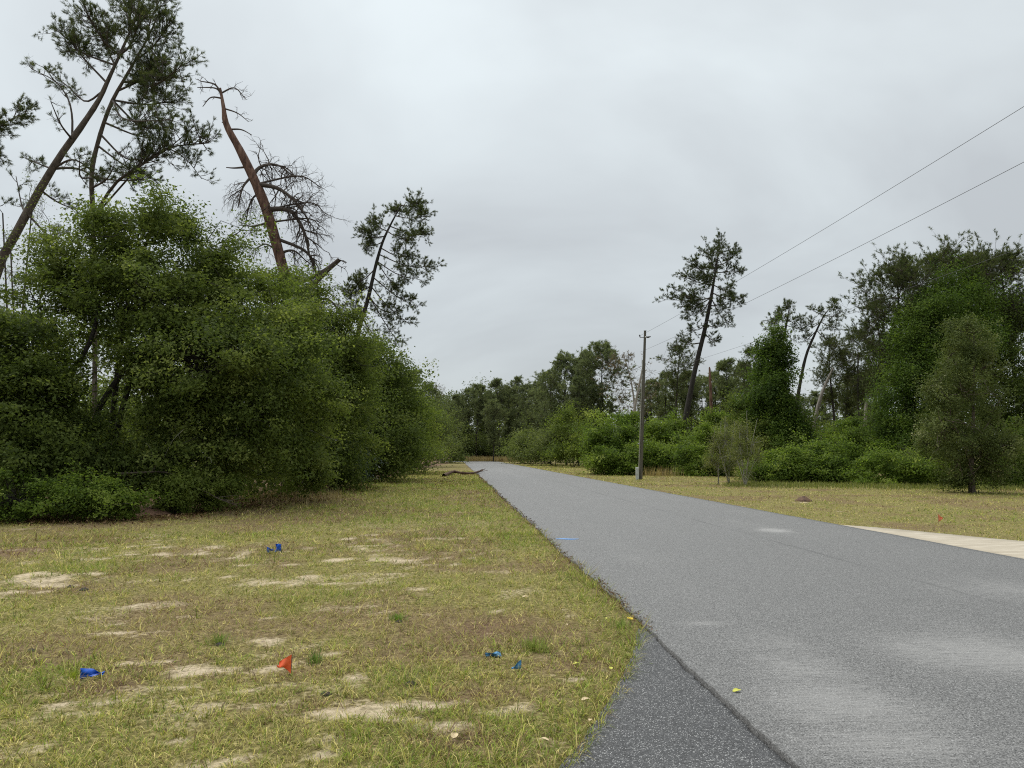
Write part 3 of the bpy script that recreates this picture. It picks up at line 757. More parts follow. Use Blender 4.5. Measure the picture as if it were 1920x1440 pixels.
mound('massive dark green vine-smothered tree behind the greyish cedar', [(1765, 560, 62, 45, 45), (1735, 610, 55, 60, 44), (1715, 690, 48, 65, 43), (1705, 770, 50, 65, 42.5), (1765, 650, 55, 80, 44), (1760, 750, 65, 80, 43),
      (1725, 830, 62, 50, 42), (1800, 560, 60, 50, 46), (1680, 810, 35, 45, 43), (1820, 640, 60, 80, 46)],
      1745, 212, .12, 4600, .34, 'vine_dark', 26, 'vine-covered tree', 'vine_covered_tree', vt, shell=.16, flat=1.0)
mound('shadowed leafy tree filling the right picture edge', [(1900, 700, 55, 80, 46), (1930, 790, 60, 80, 44), (1880, 800, 45, 60, 45), (1910, 610, 50, 50, 48)],
      1905, 213, .13, 2000, .4, 'oak', 24, 'tree', 'broadleaf_tree', None)

# greyish cedar in the open grass
rg = np.random.default_rng(301)
cb = G(1822, 924)
broadleaf('cedar_tree', 'greyish green ragged cedar standing alone on the right grass', 'cedar tree', cb[:2],
  [(cb[0] + math.cos(a_) * d_, cb[1] + math.sin(a_) * d_, h_, r_2, r_2, r_2 * z_) for a_, d_, h_, r_2, z_ in
   [(rg.uniform(0, 6.28), (2.05 * (1 - ((h_ - 2.6) / 4.6) ** 2 if h_ > 2.6 else .62 + .38 * (h_ - .8) / 1.8)) * rg.uniform(.35, .85), h_, rg.uniform(.36, .66), rg.uniform(.8, 1.2)) for h_ in np.concatenate([np.linspace(.75, 2.6, 26), np.linspace(2.6, 6.6, 36)])]],
  'cedar', .09, 2500, 30, .21, 302, bark='bark', trunk_r=.09, flat=.9, shell=.20, cull=.7, asp=.45, twig_frac=.22, boughs=14,
  stems=[([cb - [0, 0, .05], P(1822, 860, 31.5), P(1826, 750, 31.5), P(1826, 615, 31.5)], .13, .02),
         ([P(1822, 880, 31.5), P(1800, 820, 31.3), P(1775, 770, 31.2)], .05, .015), ([P(1824, 850, 31.5), P(1855, 790, 31.6), P(1880, 740, 31.7)], .05, .015)])

# thin pale-stemmed saplings
sg = 'thin saplings at the edge of the right grass'
for k, (bx, by, tips, lab) in enumerate([
    (1347, 908, [(1338, 800), (1352, 790), (1330, 840)], 'leftmost thin sapling of three on the right grass edge'),
    (1367, 909, [(1360, 780), (1378, 790), (1345, 830), (1390, 830)], 'middle thin sapling of three on the right grass edge'),
    (1397, 912, [(1420, 785), (1400, 770), (1385, 800), (1425, 840), (1376, 845)], 'rightmost thin pale-stemmed sapling of three on the right grass edge')]):
    b = G(bx, by); D = float(b @ FH)
    st = []; lobes = []
    for (tx, ty) in tips:
        tp = P(tx, ty, D + rg.normal(0, .3))
        st.append(([b - [0, 0, .03], b * .6 + tp * .4 + np.array([rg.normal(0, .08), rg.normal(0, .1), 0]), tp], .03, .008))
        c = b * .35 + tp * .65; h = np.linalg.norm(tp - b)
        lobes.append((c[0], c[1], c[2], .42, .42, h * .36)); 
    lobes.append((b[0], b[1], .9, .6, .6, .7))
    broadleaf('sapling', lab, 'sapling', b[:2], lobes, 'sapling', .085, 420, 9, .16, 310 + k, sg, bark='pale_twig', trunk_r=.02, stems=st, shell=.5, cull=.0, twig_frac=.6, flat=1, asp=.4)

# bushes along the far right road edge
fb = 'bushes along the far right road edge'
for k, (lst, lab, mat) in enumerate([
    ([(1075, 800, 32, 32, 92), (1095, 840, 30, 36, 88), (1065, 850, 30, 28, 90)], 'light-topped bush on the right roadside, first left of the vine mounds', 'shrub'),
    ([(1040, 840, 28, 34, 100), (1020, 855, 24, 20, 102)], 'dark bush on the right roadside, second left of the vine mounds', 'oak_far'),
    ([(995, 842, 26, 26, 118), (975, 850, 22, 18, 122)], 'dark bush on the right roadside, third left of the vine mounds', 'oak_far'),
    ([(945, 848, 22, 16, 160), (920, 850, 22, 14, 166)], 'dusky bush behind the far road bend, right of its middle', 'oak_far'),
    ([(880, 846, 22, 18, 164), (860, 842, 18, 22, 160)], 'dusky bush behind the far road bend, at its left end', 'oak_far')]):
    D = lst[0][4]; b = P(lst[0][0], 868, D)
    broadleaf('roadside_bush', lab, 'bush', b[:2], LB(lst), mat, .0022 * D, 620, 22, .0065 * D, 330 + k, fb, trunk_r=.08, low=-.4)

# ------------------------------------------------------------------ pines
class PineB:
    def __init__(s, seed):
        s.r = np.random.default_rng(seed); s.T = Tubes(); s.pos = []; s.dir = []
    def bough(s, A, B, R, n, r0=.035, sag=.08, twig=.3, sub=3, sparse=0.0, path=None):
        """a branch A->B whose outer part carries n side shoots, each with tufted twigs"""
        r = s.r; A = np.asarray(A, float); B = np.asarray(B, float); L = np.linalg.norm(B - A)
        if path is None:
            mid = (A + B) / 2 + np.array([0, 0, -sag * L]) + r.normal(0, .05 * L, 3)
            c = curve([A, mid, B], 8)
        else: c = curve(path, 12)
        m = len(c)
        s.T.add(c, np.linspace(r0, r0 * .3, m), 5)
        ax = unit(B - A)
        for _ in range(n):
            f = r.uniform(.25, 1.0) ** .8 * (m - 1.001); k = int(f); o = c[k] + (c[min(k + 1, m - 1)] - c[k]) * (f - k)
            d = unit(ax * .55 + r.normal(0, .75, 3) + np.array([0, 0, .25]))
            ln = R * r.uniform(.35, 1.0)
            e = o + d * ln + np.array([0, 0, .10 * ln])
            s.T.add([o, (o + e) / 2 - np.array([0, 0, .06 * ln]), e], [r0 * .32 + .002, r0 * .22 + .002, .003], 3)
            for j in range(sub):
                g = r.uniform(.35, 1); q = o + (e - o) * g
                d2 = unit(d * .7 + r.normal(0, .6, 3) + np.array([0, 0, .35]))
                l2 = twig * r.uniform(.5, 1.3)
                if r.uniform() < sparse:
                    s.T.add([q, q + d2 * l2], [.004, .002], 3); continue
                s.T.add([q, q + d2 * l2], [r0 * .12 + .002, .002], 3)
                s.pos.append(q + d2 * l2 * .45); s.dir.append(d2 * l2 * .55)
            s.pos.append(e - d * .05); s.dir.append(d * twig * .6)
    def needles(s, name, mat, per, ln, wd, origin, droop=.0):
        r = s.r; p = np.repeat(np.array(s.pos), per, 0); d = np.repeat(np.array(s.dir), per, 0); n = len(p)
        t = r.uniform(0, 1, n)
        b = p + d * t[:, None]
        dd = unit(unit(d) * .85 + r.normal(0, .50, (n, 3)) + np.array([0, 0, .12 - droop]))
        L = ln * r.uniform(.6, 1.25, n)
        w = unit(np.cross(dd, r.normal(size=(n, 3)))) * (wd * .55)
        tip = b + dd * L[:, None]; md = b + dd * (L * .15)[:, None]
        v = np.stack([md + w, tip, md - w], 1).reshape(-1, 3) - np.asarray(origin, float)
        tint = np.repeat(np.clip(r.normal(.45, .16, len(s.pos)), 0, 1), per) + r.normal(0, .1, n)
        return mesh_from(name, v, None, np.arange(n * 3).reshape(-1, 3), M[mat], False, {'tint': np.repeat(np.clip(tint, 0, 1), 3)})

def trunk_tube(T, pts, rads, n=26, sides=10, seed=0):
    c = curve(pts, n); rr = np.interp(np.linspace(0, 1, n), np.linspace(0, 1, len(rads)), rads)
    rg_ = np.random.default_rng(seed); rr = rr * rg_.uniform(.94, 1.06, n)
    T.add(c, rr, sides)
    return c

def near_on(c, p):
    return c[np.argmin(np.linalg.norm(c - p, axis=1))]

def hero_pine(name, label, base, trunks, boughs, D, seed, mat='needle', bark='bark', per=26, ln=.11, wd=.018, twig=.28, sub=3, group=None, cat='pine tree', r0=.04, dz=1.0, dens=1.55):
    b = PineB(seed); rr = b.r; base = np.array([base[0], base[1], 0.0])
    root = thing(name, label, cat, base, group)
    TT = Tubes(); cs = []
    for pts, rads in trunks:
        cs.append(trunk_tube(TT, [p if len(p) == 3 and not isinstance(p, tuple) else P(*p) for p in pts], rads, seed=seed))
    for bo in boughs:
        (ax_, ay_), (tx, ty), R, n = bo[:4]; kw = bo[4] if len(bo) > 4 else {}
        kw = dict(kw)
        dd = kw.pop('dd', None); dd = rr.normal(0, dz) if dd is None else dd
        A = P(ax_, ay_, D); A = min((near_on(c, A) for c in cs), key=lambda q: np.linalg.norm(q - A))
        B = P(tx, ty, D + dd)
        if 'via' in kw:
            via = kw.pop('via'); kw['path'] = [A] + [P(vx, vy, D + dd * (i + 1) / (len(via) + 1)) for i, (vx, vy) in enumerate(via)] + [B]
        b.bough(A, B, R * mpx(D), int(n * dens), r0=kw.pop('r0', r0), twig=twig, sub=sub, **kw)
    link('trunk', TT.mesh('trunk', M[bark], base), root)
    link('branches', b.T.mesh('branches', M['twig' if bark != 'dead' else 'dead'], base), root)
    link('crown', b.needles('crown', mat, per, ln, wd, base), root)
    return root

DL = 28.0
def r_(px): return px * mpx(DL)
lp_base = P(-60, 900, DL)
hero_pine('pine_tree', 'tall twin-trunked pine leaning right above the largest oak', lp_base,
  [([np.array([lp_base[0], lp_base[1], -.1]), P(-20, 560, DL), P(40, 420, DL), P(105, 305, DL), P(152, 238, DL), P(185, 188, DL), P(205, 145, DL), P(228, 95, DL + .4), P(255, 30, DL + .6), P(266, -30, DL + .6)],
    [r_(9), r_(8.4), r_(7.6), r_(6.6), r_(5.5), r_(4.6), r_(3.7), r_(2.8), r_(1.8), r_(1.1)]),
   ([np.array([P(178, 900, DL + 1)[0], P(178, 900, DL + 1)[1], -.1]), P(178, 560, DL + 1), P(174, 400, DL + .8), P(172, 325, DL + .6), P(185, 262, DL + .5), P(208, 195, DL + .3), P(238, 140, DL), P(275, 75, DL), P(300, 20, DL)],
    [r_(4.6), r_(4.6), r_(4.5), r_(4.3), r_(4), r_(3.6), r_(2.8), r_(1.8), r_(1.1)])],
  [((228, 95), (265, 25), 70, 30), ((250, 40), (240, -20), 60, 26), ((228, 100), (165, 30), 62, 26), ((205, 150), (115, 55), 50, 20), ((215, 120), (140, 90), 45, 16),
   ((200, 165), (80, 125), 36, 12, dict(sparse=.5, via=[(160, 190), (125, 160)])), ((135, 262), (60, 130), 30, 9, dict(sparse=.6, via=[(135, 215), (125, 180), (100, 150)])),
   ((130, 270), (95, 190), 22, 5, dict(sparse=.8)), ((238, 120), (315, 45), 58, 24), ((260, 70), (300, 0), 55, 22), ((240, 140), (345, 120), 52, 24),
   ((235, 150), (320, 150), 55, 24), ((225, 165), (300, 105), 60, 24), ((230, 150), (280, 150), 50, 20), ((215, 185), (325, 190), 50, 22), ((210, 195), (320, 225), 38, 16, dict(sparse=.15)),
   ((210, 195), (285, 240), 38, 16), ((195, 230), (300, 260), 45, 10, dict(sparse=.85)), ((190, 245), (270, 300), 40, 9, dict(sparse=.85)),
   ((185, 262), (250, 320), 40, 9, dict(sparse=.8)), ((195, 110), (195, 60), 55, 22), ((175, 395), (392, 268), 52, 30, dict(via=[(215, 345), (262, 312), (312, 278)], r0=.07, dd=-.8)),
   ((175, 395), (350, 250), 45, 18, dict(via=[(215, 345), (262, 312), (310, 282)], r0=.05, dd=-.9)), ((175, 395), (378, 335), 34, 12, dict(via=[(262, 312), (312, 280), (350, 300)], sparse=.25, r0=.04, dd=-.7)),
   ((172, 330), (285, 335), 38, 13), ((105, 305), (190, 335), 30, 6, dict(via=[(140, 300)], sparse=.7, r0=.05)), ((95, 330), (200, 350), 28, 7, dict(via=[(130, 315), (160, 322)], sparse=.5, r0=.06)),
   ((75, 362), (145, 395), 26, 7, dict(sparse=.5)), ((95, 325), (55, 300), 24, 7, dict(sparse=.45)), ((65, 380), (30, 330), 22, 5, dict(sparse=.6)), ((172, 330), (150, 290), 28, 7, dict(sparse=.4)),
   ((172, 345), (215, 310), 28, 8, dict(sparse=.3)), ((60, 390), (110, 430), 22, 5, dict(sparse=.5))],
  DL, 401, per=29, ln=.125, wd=.011, twig=.22, sub=7, r0=.045, dz=1.3)

DE = 25.0
eb = P(-210, 900, DE)
hero_pine('pine_tree', 'pine at the left picture edge reaching in one tufted bough', eb,
  [([np.array([eb[0], eb[1], -.1]), P(-190, 500, DE), P(-150, 250, DE), P(-120, 60, DE)], [.17, .15, .11, .04])],
  [((-150, 260), (35, 215), 45, 26, dict(dd=0)), ((-150, 260), (55, 212), 28, 14, dict(dd=.3)), ((-160, 310), (5, 285), 30, 14, dict(dd=0)), ((-170, 390), (5, 385), 30, 12, dict(dd=.2)), ((-130, 150), (-60, 130), 45, 10), ((-120, 100), (-100, 60), 45, 12)],
  DE, 402, per=36, ln=.125, wd=.011, twig=.22, sub=6)

# a nearly bare young tree at the left edge
def bare_tree(name, label, cat, base, tips, seed, mat, rr0=.06, depth=3, leaf=None, cnt=5, group=None, spread=.55, droop=.0, seglen=.9, shrink=.66):
    rg_ = np.random.default_rng(seed); base = np.array([base[0], base[1], 0.0]); root = thing(name, label, cat, base, group)
    T = Tubes(); ends = []
    def rec(o, d, L, r, lv):
        e = o + d * L; mid = (o + e) / 2 + rg_.normal(0, .08 * L, 3)
        e = e + np.array([0, 0, -droop * L])
        T.add([o, mid, e], [r, r * .8, r * .6], 4 if lv > 1 else 3)
        if lv == 0: ends.append((e, d)); return
        for _ in range(cnt if lv < depth else cnt + 1):
            g = rg_.uniform(.35, 1); q = o + (e - o) * g
            rec(q, unit(d + rg_.normal(0, spread, 3) + np.array([0, 0, .1 - droop])), L * shrink * rg_.uniform(.6, 1.1), r * .5, lv - 1)
    for tp in tips:
        c = curve([base - [0, 0, .05], base * .5 + tp * .5 + rg_.normal(0, .15, 3), tp], 8)
        T.add(c, np.linspace(rr0, rr0 * .5, 8), 5)
        for k in (3, 4, 5, 6, 7):
            rec(c[k], unit(unit(tp - base) * .8 + rg_.normal(0, spread, 3)), seglen * rg_.uniform(.6, 1.1), rr0 * .3, depth - 1)
    link('trunk', T.mesh('trunk', M[mat], base), root)
    if leaf:
        p = np.array([e for e, d in ends]); keep = rg_.uniform(size=len(p)) < leaf[0]; p = p[keep]
        p = np.repeat(p, leaf[3], 0) + rg_.normal(0, leaf[2], (len(p) * leaf[3], 3))
        link('crown', leaf_mesh('crown', p, np.zeros_like(p) + [0, 0, .3], leaf[1], .5, M['oak'], rg_, np.clip(rg_.normal(.5, .15, len(p)), 0, 1), base), root)
    return root
bare_tree('thin_tree', 'thin sparsely leaved young tree at the left edge below the leaning trunk', 'tree', P(10, 900, 26)[:2],
  [P(5, 400, 26), P(60, 390, 26.5), P(95, 440, 26), P(20, 470, 25.5)], 403, 'twig', .045, 3, (.55, .07, .10, 5), 5, seglen=1.1)

# the broken dead pine
DS = 40.0
def s_(px): return px * mpx(DS)
def snag():
    rg_ = np.random.default_rng(404)
    b0 = P(575, 905, DS); base = np.array([b0[0], b0[1], 0.0])
    root = thing('dead_pine', 'reddish broken dead pine leaning left with bare drooping branches', 'dead tree', base)
    T = Tubes(); W = Tubes()
    c = trunk_tube(T, [base - [0, 0, .1], P(562, 640, DS), P(545, 550, DS), P(530, 500, DS), P(502, 400, DS), P(478, 340, DS), P(450, 282, DS), P(425, 235, DS), P(419, 200, DS), P(413, 165, DS)],
               [s_(11), s_(11), s_(10.5), s_(10), s_(9.5), s_(9), s_(7.4), s_(6), s_(3.8), s_(1.8)], 34, 11, 4)
    def twigs(o, d, L, r, lv, dr):
        pts = [o]; dd = d.copy()
        for k in range(3):
            dd = unit(dd + rg_.normal(0, .28, 3) + np.array([0, 0, dr])); pts.append(pts[-1] + dd * L / 3)
        W.add(pts, np.linspace(r, r * .45, 4), 4 if lv > 1 else 3)
        if lv == 0: return
        for _ in range(4 if lv > 1 else 4):
            g = rg_.integers(1, 4); q = pts[g]
            twigs(q, unit(dd * .7 + rg_.normal(0, .6, 3)), L * rg_.uniform(.45, .75), r * .55, lv - 1, dr)
    def limb(path, r0, n, L, lv=2, dr=-.18, dd=0., r1=.35):
        p = [P(px, py, DS + dd * i / max(1, len(path) - 1)) for i, (px, py) in enumerate(path)]
        p[0] = near_on(c, p[0]); cc = curve(p, 14)
        W.add(cc, np.linspace(r0, r0 * r1, 14), 6)
        ax = unit(cc[-1] - cc[0])
        for _ in range(n):
            k = rg_.integers(4, 14); tg = unit(cc[min(k + 1, 13)] - cc[k - 1])
            twigs(cc[k], unit(tg * .5 + rg_.normal(0, .6, 3)), L * rg_.uniform(.6, 1.1), r0 * .26 + .004, lv, dr)
    limb([(414, 172), (402, 158), (375, 152)], s_(2.4), 5, .45, 1, -.02); limb([(417, 178), (402, 165), (370, 164)], s_(2), 4, .4, 1, -.05)
    limb([(418, 185), (395, 183), (380, 200)], s_(1.8), 2, .35, 1, -.1); limb([(418, 172), (440, 165), (462, 187)], s_(1.8), 7, .6, 1, .1)
    limb([(421, 200), (445, 212), (466, 228)], s_(1.7), 4, .5, 1, .0); limb([(432, 248), (452, 243), (472, 253)], s_(2.0), 1, .3, 0, -.1)
    limb([(452, 316), (440, 315), (424, 314)], s_(2.3), 0, .3, 0); limb([(420, 232), (416, 229)], s_(2.5), 0, .3, 0)
    limb([(478, 330), (487, 314), (508, 308), (535, 314)], s_(4.5), 16, 1.1, 2, -.12, .8)
    limb([(484, 350), (518, 352), (548, 372), (570, 400)], s_(5), 20, 1.3, 2, -.05, -.6); limb([(535, 314), (560, 330), (600, 350)], s_(2.2), 12, 1.0, 2, .05, .5)
    limb([(503, 396), (530, 392), (552, 402), (572, 440), (580, 480)], s_(5.5), 18, 1.1, 2, -.22, -.5); limb([(572, 440), (582, 480), (598, 560), (608, 590)], s_(3.5), 9, .9, 2, -.28, .5)
    limb([(548, 372), (580, 380), (610, 400)], s_(2), 12, .9, 2, .05, .6); limb([(552, 402), (578, 410), (600, 425)], s_(2), 10, .8, 2, .0)
    limb([(476, 335), (455, 352), (446, 390)], s_(2.8), 11, 1.0, 2, -.32, -.6); limb([(490, 362), (470, 378), (460, 420)], s_(2.4), 9, .9, 2, -.3, .6)
    limb([(497, 426), (475, 424), (452, 422)], s_(2.4), 5, .8, 2, -.25); limb([(520, 462), (500, 458), (478, 466)], s_(2.2), 5, .7, 2, -.2)
    limb([(528, 480), (550, 470), (575, 490)], s_(3), 8, .9, 2, -.2); limb([(540, 530), (575, 522), (600, 540)], s_(3.4), 9, .9, 2, -.2, .8)
    # snapped limb with a pale broken end
    limb([(552, 560), (585, 535), (610, 510), (636, 487)], s_(5.5), 4, .6, 1, -.2, -.8, .75); limb([(558, 540), (600, 512), (632, 490)], s_(4), 2, .6, 1, -.2, -.8, .8)
    limb([(560, 590), (610, 560), (650, 600)], s_(3.5), 14, 1.1, 2, -.2, 1); limb([(562, 610), (600, 590), (640, 640)], s_(3), 10, 1.0, 2, -.2, 1)
    link('trunk', T.mesh('trunk', M['bark_red'], base), root)
    link('branches', W.mesh('branches', M['twig'], base), root)
snag()

DP = 56.0
pb = P(640, 895, DP)
hero_pine('pine_tree', 'leafy pine leaning right between the dead pine and the open sky', pb,
  [([np.array([pb[0], pb[1], -.1]), P(655, 690, DP), P(668, 635, DP), P(690, 560, DP), P(704, 500, DP), P(717, 455, DP), P(733, 420, DP), P(752, 385, DP)], [.20, .18, .16, .14, .12, .10, .07, .03])],
  [((758, 392), (782, 385), 30, 18), ((745, 405), (800, 405), 26, 14), ((732, 418), (745, 395), 28, 14), ((725, 425), (800, 440), 26, 16), ((720, 435), (775, 450), 28, 14), ((720, 430), (700, 412), 26, 14),
   ((714, 445), (678, 438), 24, 15), ((714, 450), (690, 460), 22, 10), ((712, 475), (812, 500), 26, 18), ((710, 470), (765, 480), 30, 14), ((704, 490), (790, 525), 22, 12), ((704, 495), (745, 540), 30, 14),
   ((700, 515), (780, 575), 24, 16, dict(sparse=.2)), ((695, 530), (770, 610), 24, 14, dict(sparse=.3)), ((690, 560), (740, 590), 30, 14, dict(sparse=.3)), ((690, 560), (745, 640), 26, 13, dict(sparse=.3)),
   ((700, 510), (668, 530), 24, 16), ((695, 540), (655, 550), 24, 18), ((690, 555), (675, 590), 24, 12), ((685, 580), (650, 580), 18, 9, dict(sparse=.3)), ((680, 595), (720, 640), 26, 10, dict(sparse=.5)), ((672, 625), (720, 665), 22, 8, dict(sparse=.5)), ((672, 625), (700, 690), 20, 7, dict(sparse=.5))],
  DP, 405, 'needle', 'bark_dark', dens=1.8, per=30, ln=.17, wd=.017, twig=.30, sub=7, r0=.05, dz=1.0)

DT = 62.0
tb = P(1277, 875, DT)
hero_pine('pine_tree', 'tall lone pine leaning right over the vine mounds beside the pole', tb,
  [([np.array([tb[0], tb[1], -.1]), P(1278, 835, DT), P(1290, 760, DT), P(1305, 685, DT), P(1321, 620, DT), P(1333, 560, DT), P(1338, 530, DT), P(1346, 485, DT)], [.25, .23, .21, .19, .165, .135, .10, .03])],
  [((1346, 490), (1350, 460), 30, 20), ((1344, 500), (1378, 475), 24, 14), ((1343, 505), (1385, 510), 22, 12), ((1342, 510), (1325, 470), 28, 15), ((1340, 520), (1300, 495), 28, 16), ((1338, 530), (1285, 520), 28, 16),
   ((1335, 560), (1245, 562), 26, 22, dict(via=[(1300, 563)])), ((1334, 560), (1270, 545), 26, 16), ((1333, 565), (1290, 590), 26, 14), ((1332, 565), (1280, 575), 20, 10), ((1338, 535), (1372, 545), 24, 14), ((1335, 550), (1382, 565), 24, 15),
   ((1333, 560), (1370, 605), 15, 9, dict(via=[(1350, 590)])), ((1330, 575), (1350, 570), 20, 8), ((1345, 490), (1335, 520), 28, 14), ((1340, 520), (1320, 530), 28, 14), ((1326, 600), (1300, 620), 20, 9, dict(sparse=.2)),
   ((1316, 640), (1282, 635), 16, 7), ((1314, 650), (1262, 648), 16, 6), ((1318, 630), (1342, 640), 14, 7), ((1322, 615), (1345, 612), 12, 5)],
  DT, 406, 'needle', 'bark_dark', per=30, ln=.17, wd=.018, twig=.30, sub=7, r0=.05, dz=1.0)

# ------------------------------------------------------------------ standing pines of the wood, built once per kind and copied
def make_pine(label, seed, H, crown0, width, lean, mat, bark, n_b, n_s, per, ln, wd, group, r_base=.17, dead=0.0, name='pine_tree', tw=.38, rise=(.0, .65)):
    b = PineB(seed); rr = b.r
    root = thing(name, label, 'pine tree' if name == 'pine_tree' else 'dead tree', (0, 0, 0), group)
    TT = Tubes(); a = rr.uniform(0, 6.28)
    pts = [np.array([0, 0, -.2])]
    for f in (.25, .5, .75, 1.0):
        pts.append(np.array([lean * H * f ** 1.5 * math.cos(a) + rr.normal(0, .12), lean * H * f ** 1.5 * math.sin(a) + rr.normal(0, .12), H * f]))
    c = trunk_tube(TT, pts, [r_base, r_base * .85, r_base * .65, r_base * .38, .03], 20, 7, seed)
    for k in range(n_b):
        f = crown0 + (1 - crown0) * ((k + rr.uniform()) / n_b); A = c[min(19, int(f * 19))]
        g = (f - crown0) / (1 - crown0)
        w = width * (math.sin(math.pi * min(1, .22 + .78 * (1 - g) ** .8)) * .8 + .25) * rr.uniform(.6, 1.2)
        w *= min(1.0, .22 + (1 - g) * 3.2); th = rr.uniform(0, 6.28) if k else 0
        B = A + np.array([math.cos(th) * w, math.sin(th) * w, w * rr.uniform(*rise)])
        b.bough(A, B, w * .55 + .25, n_s, r0=.03, twig=tw, sub=3, sparse=dead)
    link('trunk', TT.mesh('trunk', M[bark], (0, 0, 0)), root)
    link('branches', b.T.mesh('branches', M['twig'], (0, 0, 0)), root)
    link('crown', b.needles('crown', mat, per, ln, wd, (0, 0, 0)), root)
    return root

used = {}
def place(kind, px, topy, D, label, group=None, rz=None, wide=1.0, tilt=0.0):
    """stand a pine of a kind so that its top is seen at (px, topy) from D metres"""
    root, H = KIND[kind]
    h = P(px, topy, D)[2]; b = P(px, 850, D); k = h / H
    rz = (px * .37 + topy * .11) % 6.28 if rz is None else rz
    loc = (b[0], b[1], 0); sc = (k * wide, k * wide, k)
    if kind not in used:
        used[kind] = 1; root.location = loc; root.rotation_euler = (0, 0, rz); root.scale = sc; root['label'] = label
        o = root
    else:
        o = copy_tree(root, loc, rz, sc, label)
    if group: o['group'] = group
    elif 'group' in o: del o['group']
    if tilt: o.rotation_euler = (0, tilt, 0)
    return o
def kind(*a, **k):
    root = make_pine(*a, **k)
    return root, max(v[2] for o in root.children for v in o.bound_box)
KIND = {
 'mid_a': kind('a', 501, 14, .50, 1.9, .03, 'needle', 'bark_dark', 34, 12, 30, .18, .019, None),
 'mid_b': kind('b', 502, 14, .62, 2.1, .08, 'needle', 'bark_dark', 28, 12, 30, .18, .019, None),
 'mid_full': kind('c', 503, 13, .42, 2.6, .02, 'needle', 'bark_dark', 56, 15, 27, .17, .021, None),
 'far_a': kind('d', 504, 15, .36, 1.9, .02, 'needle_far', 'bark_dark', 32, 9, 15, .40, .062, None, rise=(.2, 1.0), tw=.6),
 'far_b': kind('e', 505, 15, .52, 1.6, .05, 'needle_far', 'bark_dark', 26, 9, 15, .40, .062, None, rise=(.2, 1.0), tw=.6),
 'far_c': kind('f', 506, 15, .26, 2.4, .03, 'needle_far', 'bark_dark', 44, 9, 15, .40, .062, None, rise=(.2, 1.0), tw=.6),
 'dead': kind('g', 507, 12, .45, 2.6, .10, 'dead_needle', 'dead', 26, 9, 4, .3, .05, None, .17, .75, 'dead_pine'),
}
# right: named trees
big = 'pines crowning the big right-hand clump'
place('mid_full', 1700, 462, 47, 'full pine crown at the left of the big right-hand clump', big, wide=1.0)
place('mid_full', 1765, 442, 49, 'tallest full pine crown in the middle of the big right-hand clump', big, 2.1, 1.0)
place('mid_full', 1850, 440, 50, 'full pine crown right of the middle of the big right-hand clump', big, 4.0, 1.0)
place('mid_b', 1915, 455, 47, 'open-branched pine at the right picture edge above the cedar', big, .5, 1.0)
place('mid_a', 1665, 545, 56, 'lower pine on the left flank of the big right-hand clump', big, 3.0, .9)
mp_ = 'slender pines between the vine column and the big clump'
for lab, bpx, tr, bo, sd in [
  ('slender pine whose open flat top rises behind the slim vine column', 1452, [(1455, 760), (1458, 700), (1468, 645), (1474, 610), (1478, 588)],
   [((1478, 590), (1482, 576), 22, 10), ((1476, 600), (1448, 598), 20, 11), ((1476, 600), (1502, 596), 18, 10), ((1474, 612), (1438, 618), 18, 9), ((1474, 612), (1508, 620), 18, 9), ((1472, 622), (1490, 640), 16, 6, dict(sparse=.4)), ((1470, 630), (1455, 630), 14, 5), ((1474, 605), (1465, 585), 18, 8)], 441),
  ('slender dark pine leaning right just right of the slim vine column', 1490, [(1492, 780), (1500, 720), (1512, 665), (1530, 622), (1545, 592), (1556, 578)],
   [((1552, 582), (1562, 574), 18, 9), ((1545, 592), (1528, 584), 18, 8), ((1545, 592), (1572, 590), 16, 8), ((1538, 604), (1515, 612), 18, 7), ((1538, 604), (1562, 612), 18, 8), ((1530, 622), (1508, 640), 16, 6, dict(sparse=.4)), ((1530, 622), (1552, 635), 16, 6)], 442)]:
    bb = P(bpx, 880, 68.0)
    hero_pine('pine_tree', lab, bb, [([np.array([bb[0], bb[1], -.1])] + [P(a_, b_, 68.0) for a_, b_ in tr], [.16, .15, .14, .12, .09, .06, .03][:len(tr) + 1])], bo, 68.0, sd, 'needle', 'bark_dark', per=26, ln=.18, wd=.020, twig=.34, sub=6, group=mp_, r0=.045, dz=.8)
place('mid_a', 1568, 622, 74, 'slender dark pine above the pale leaning dead trunk', mp_, 2.0)
place('mid_a', 1612, 605, 72, 'slender dark pine second right of the pale leaning dead trunk', mp_, .3)
place('mid_a', 1588, 645, 78, 'slender dark pine directly behind the tip of the pale leaning dead trunk', mp_, 5.0)
place('mid_b', 1640, 632, 76, 'slender pine hard against the left flank of the big clump', mp_, 4.1)
place('mid_a', 1422, 640, 78, 'dim pine left of the slim vine column', mp_, 3.3)
ORD = ['first', 'second', 'third', 'fourth', 'fifth', 'sixth', 'seventh', 'eighth', 'ninth', 'tenth', 'eleventh', 'twelfth', 'thirteenth', 'fourteenth', 'fifteenth', 'sixteenth', 'seventeenth', 'eighteenth', 'nineteenth', 'twentieth']
bk = 'dim pines of the wood behind the leaning lone pine'
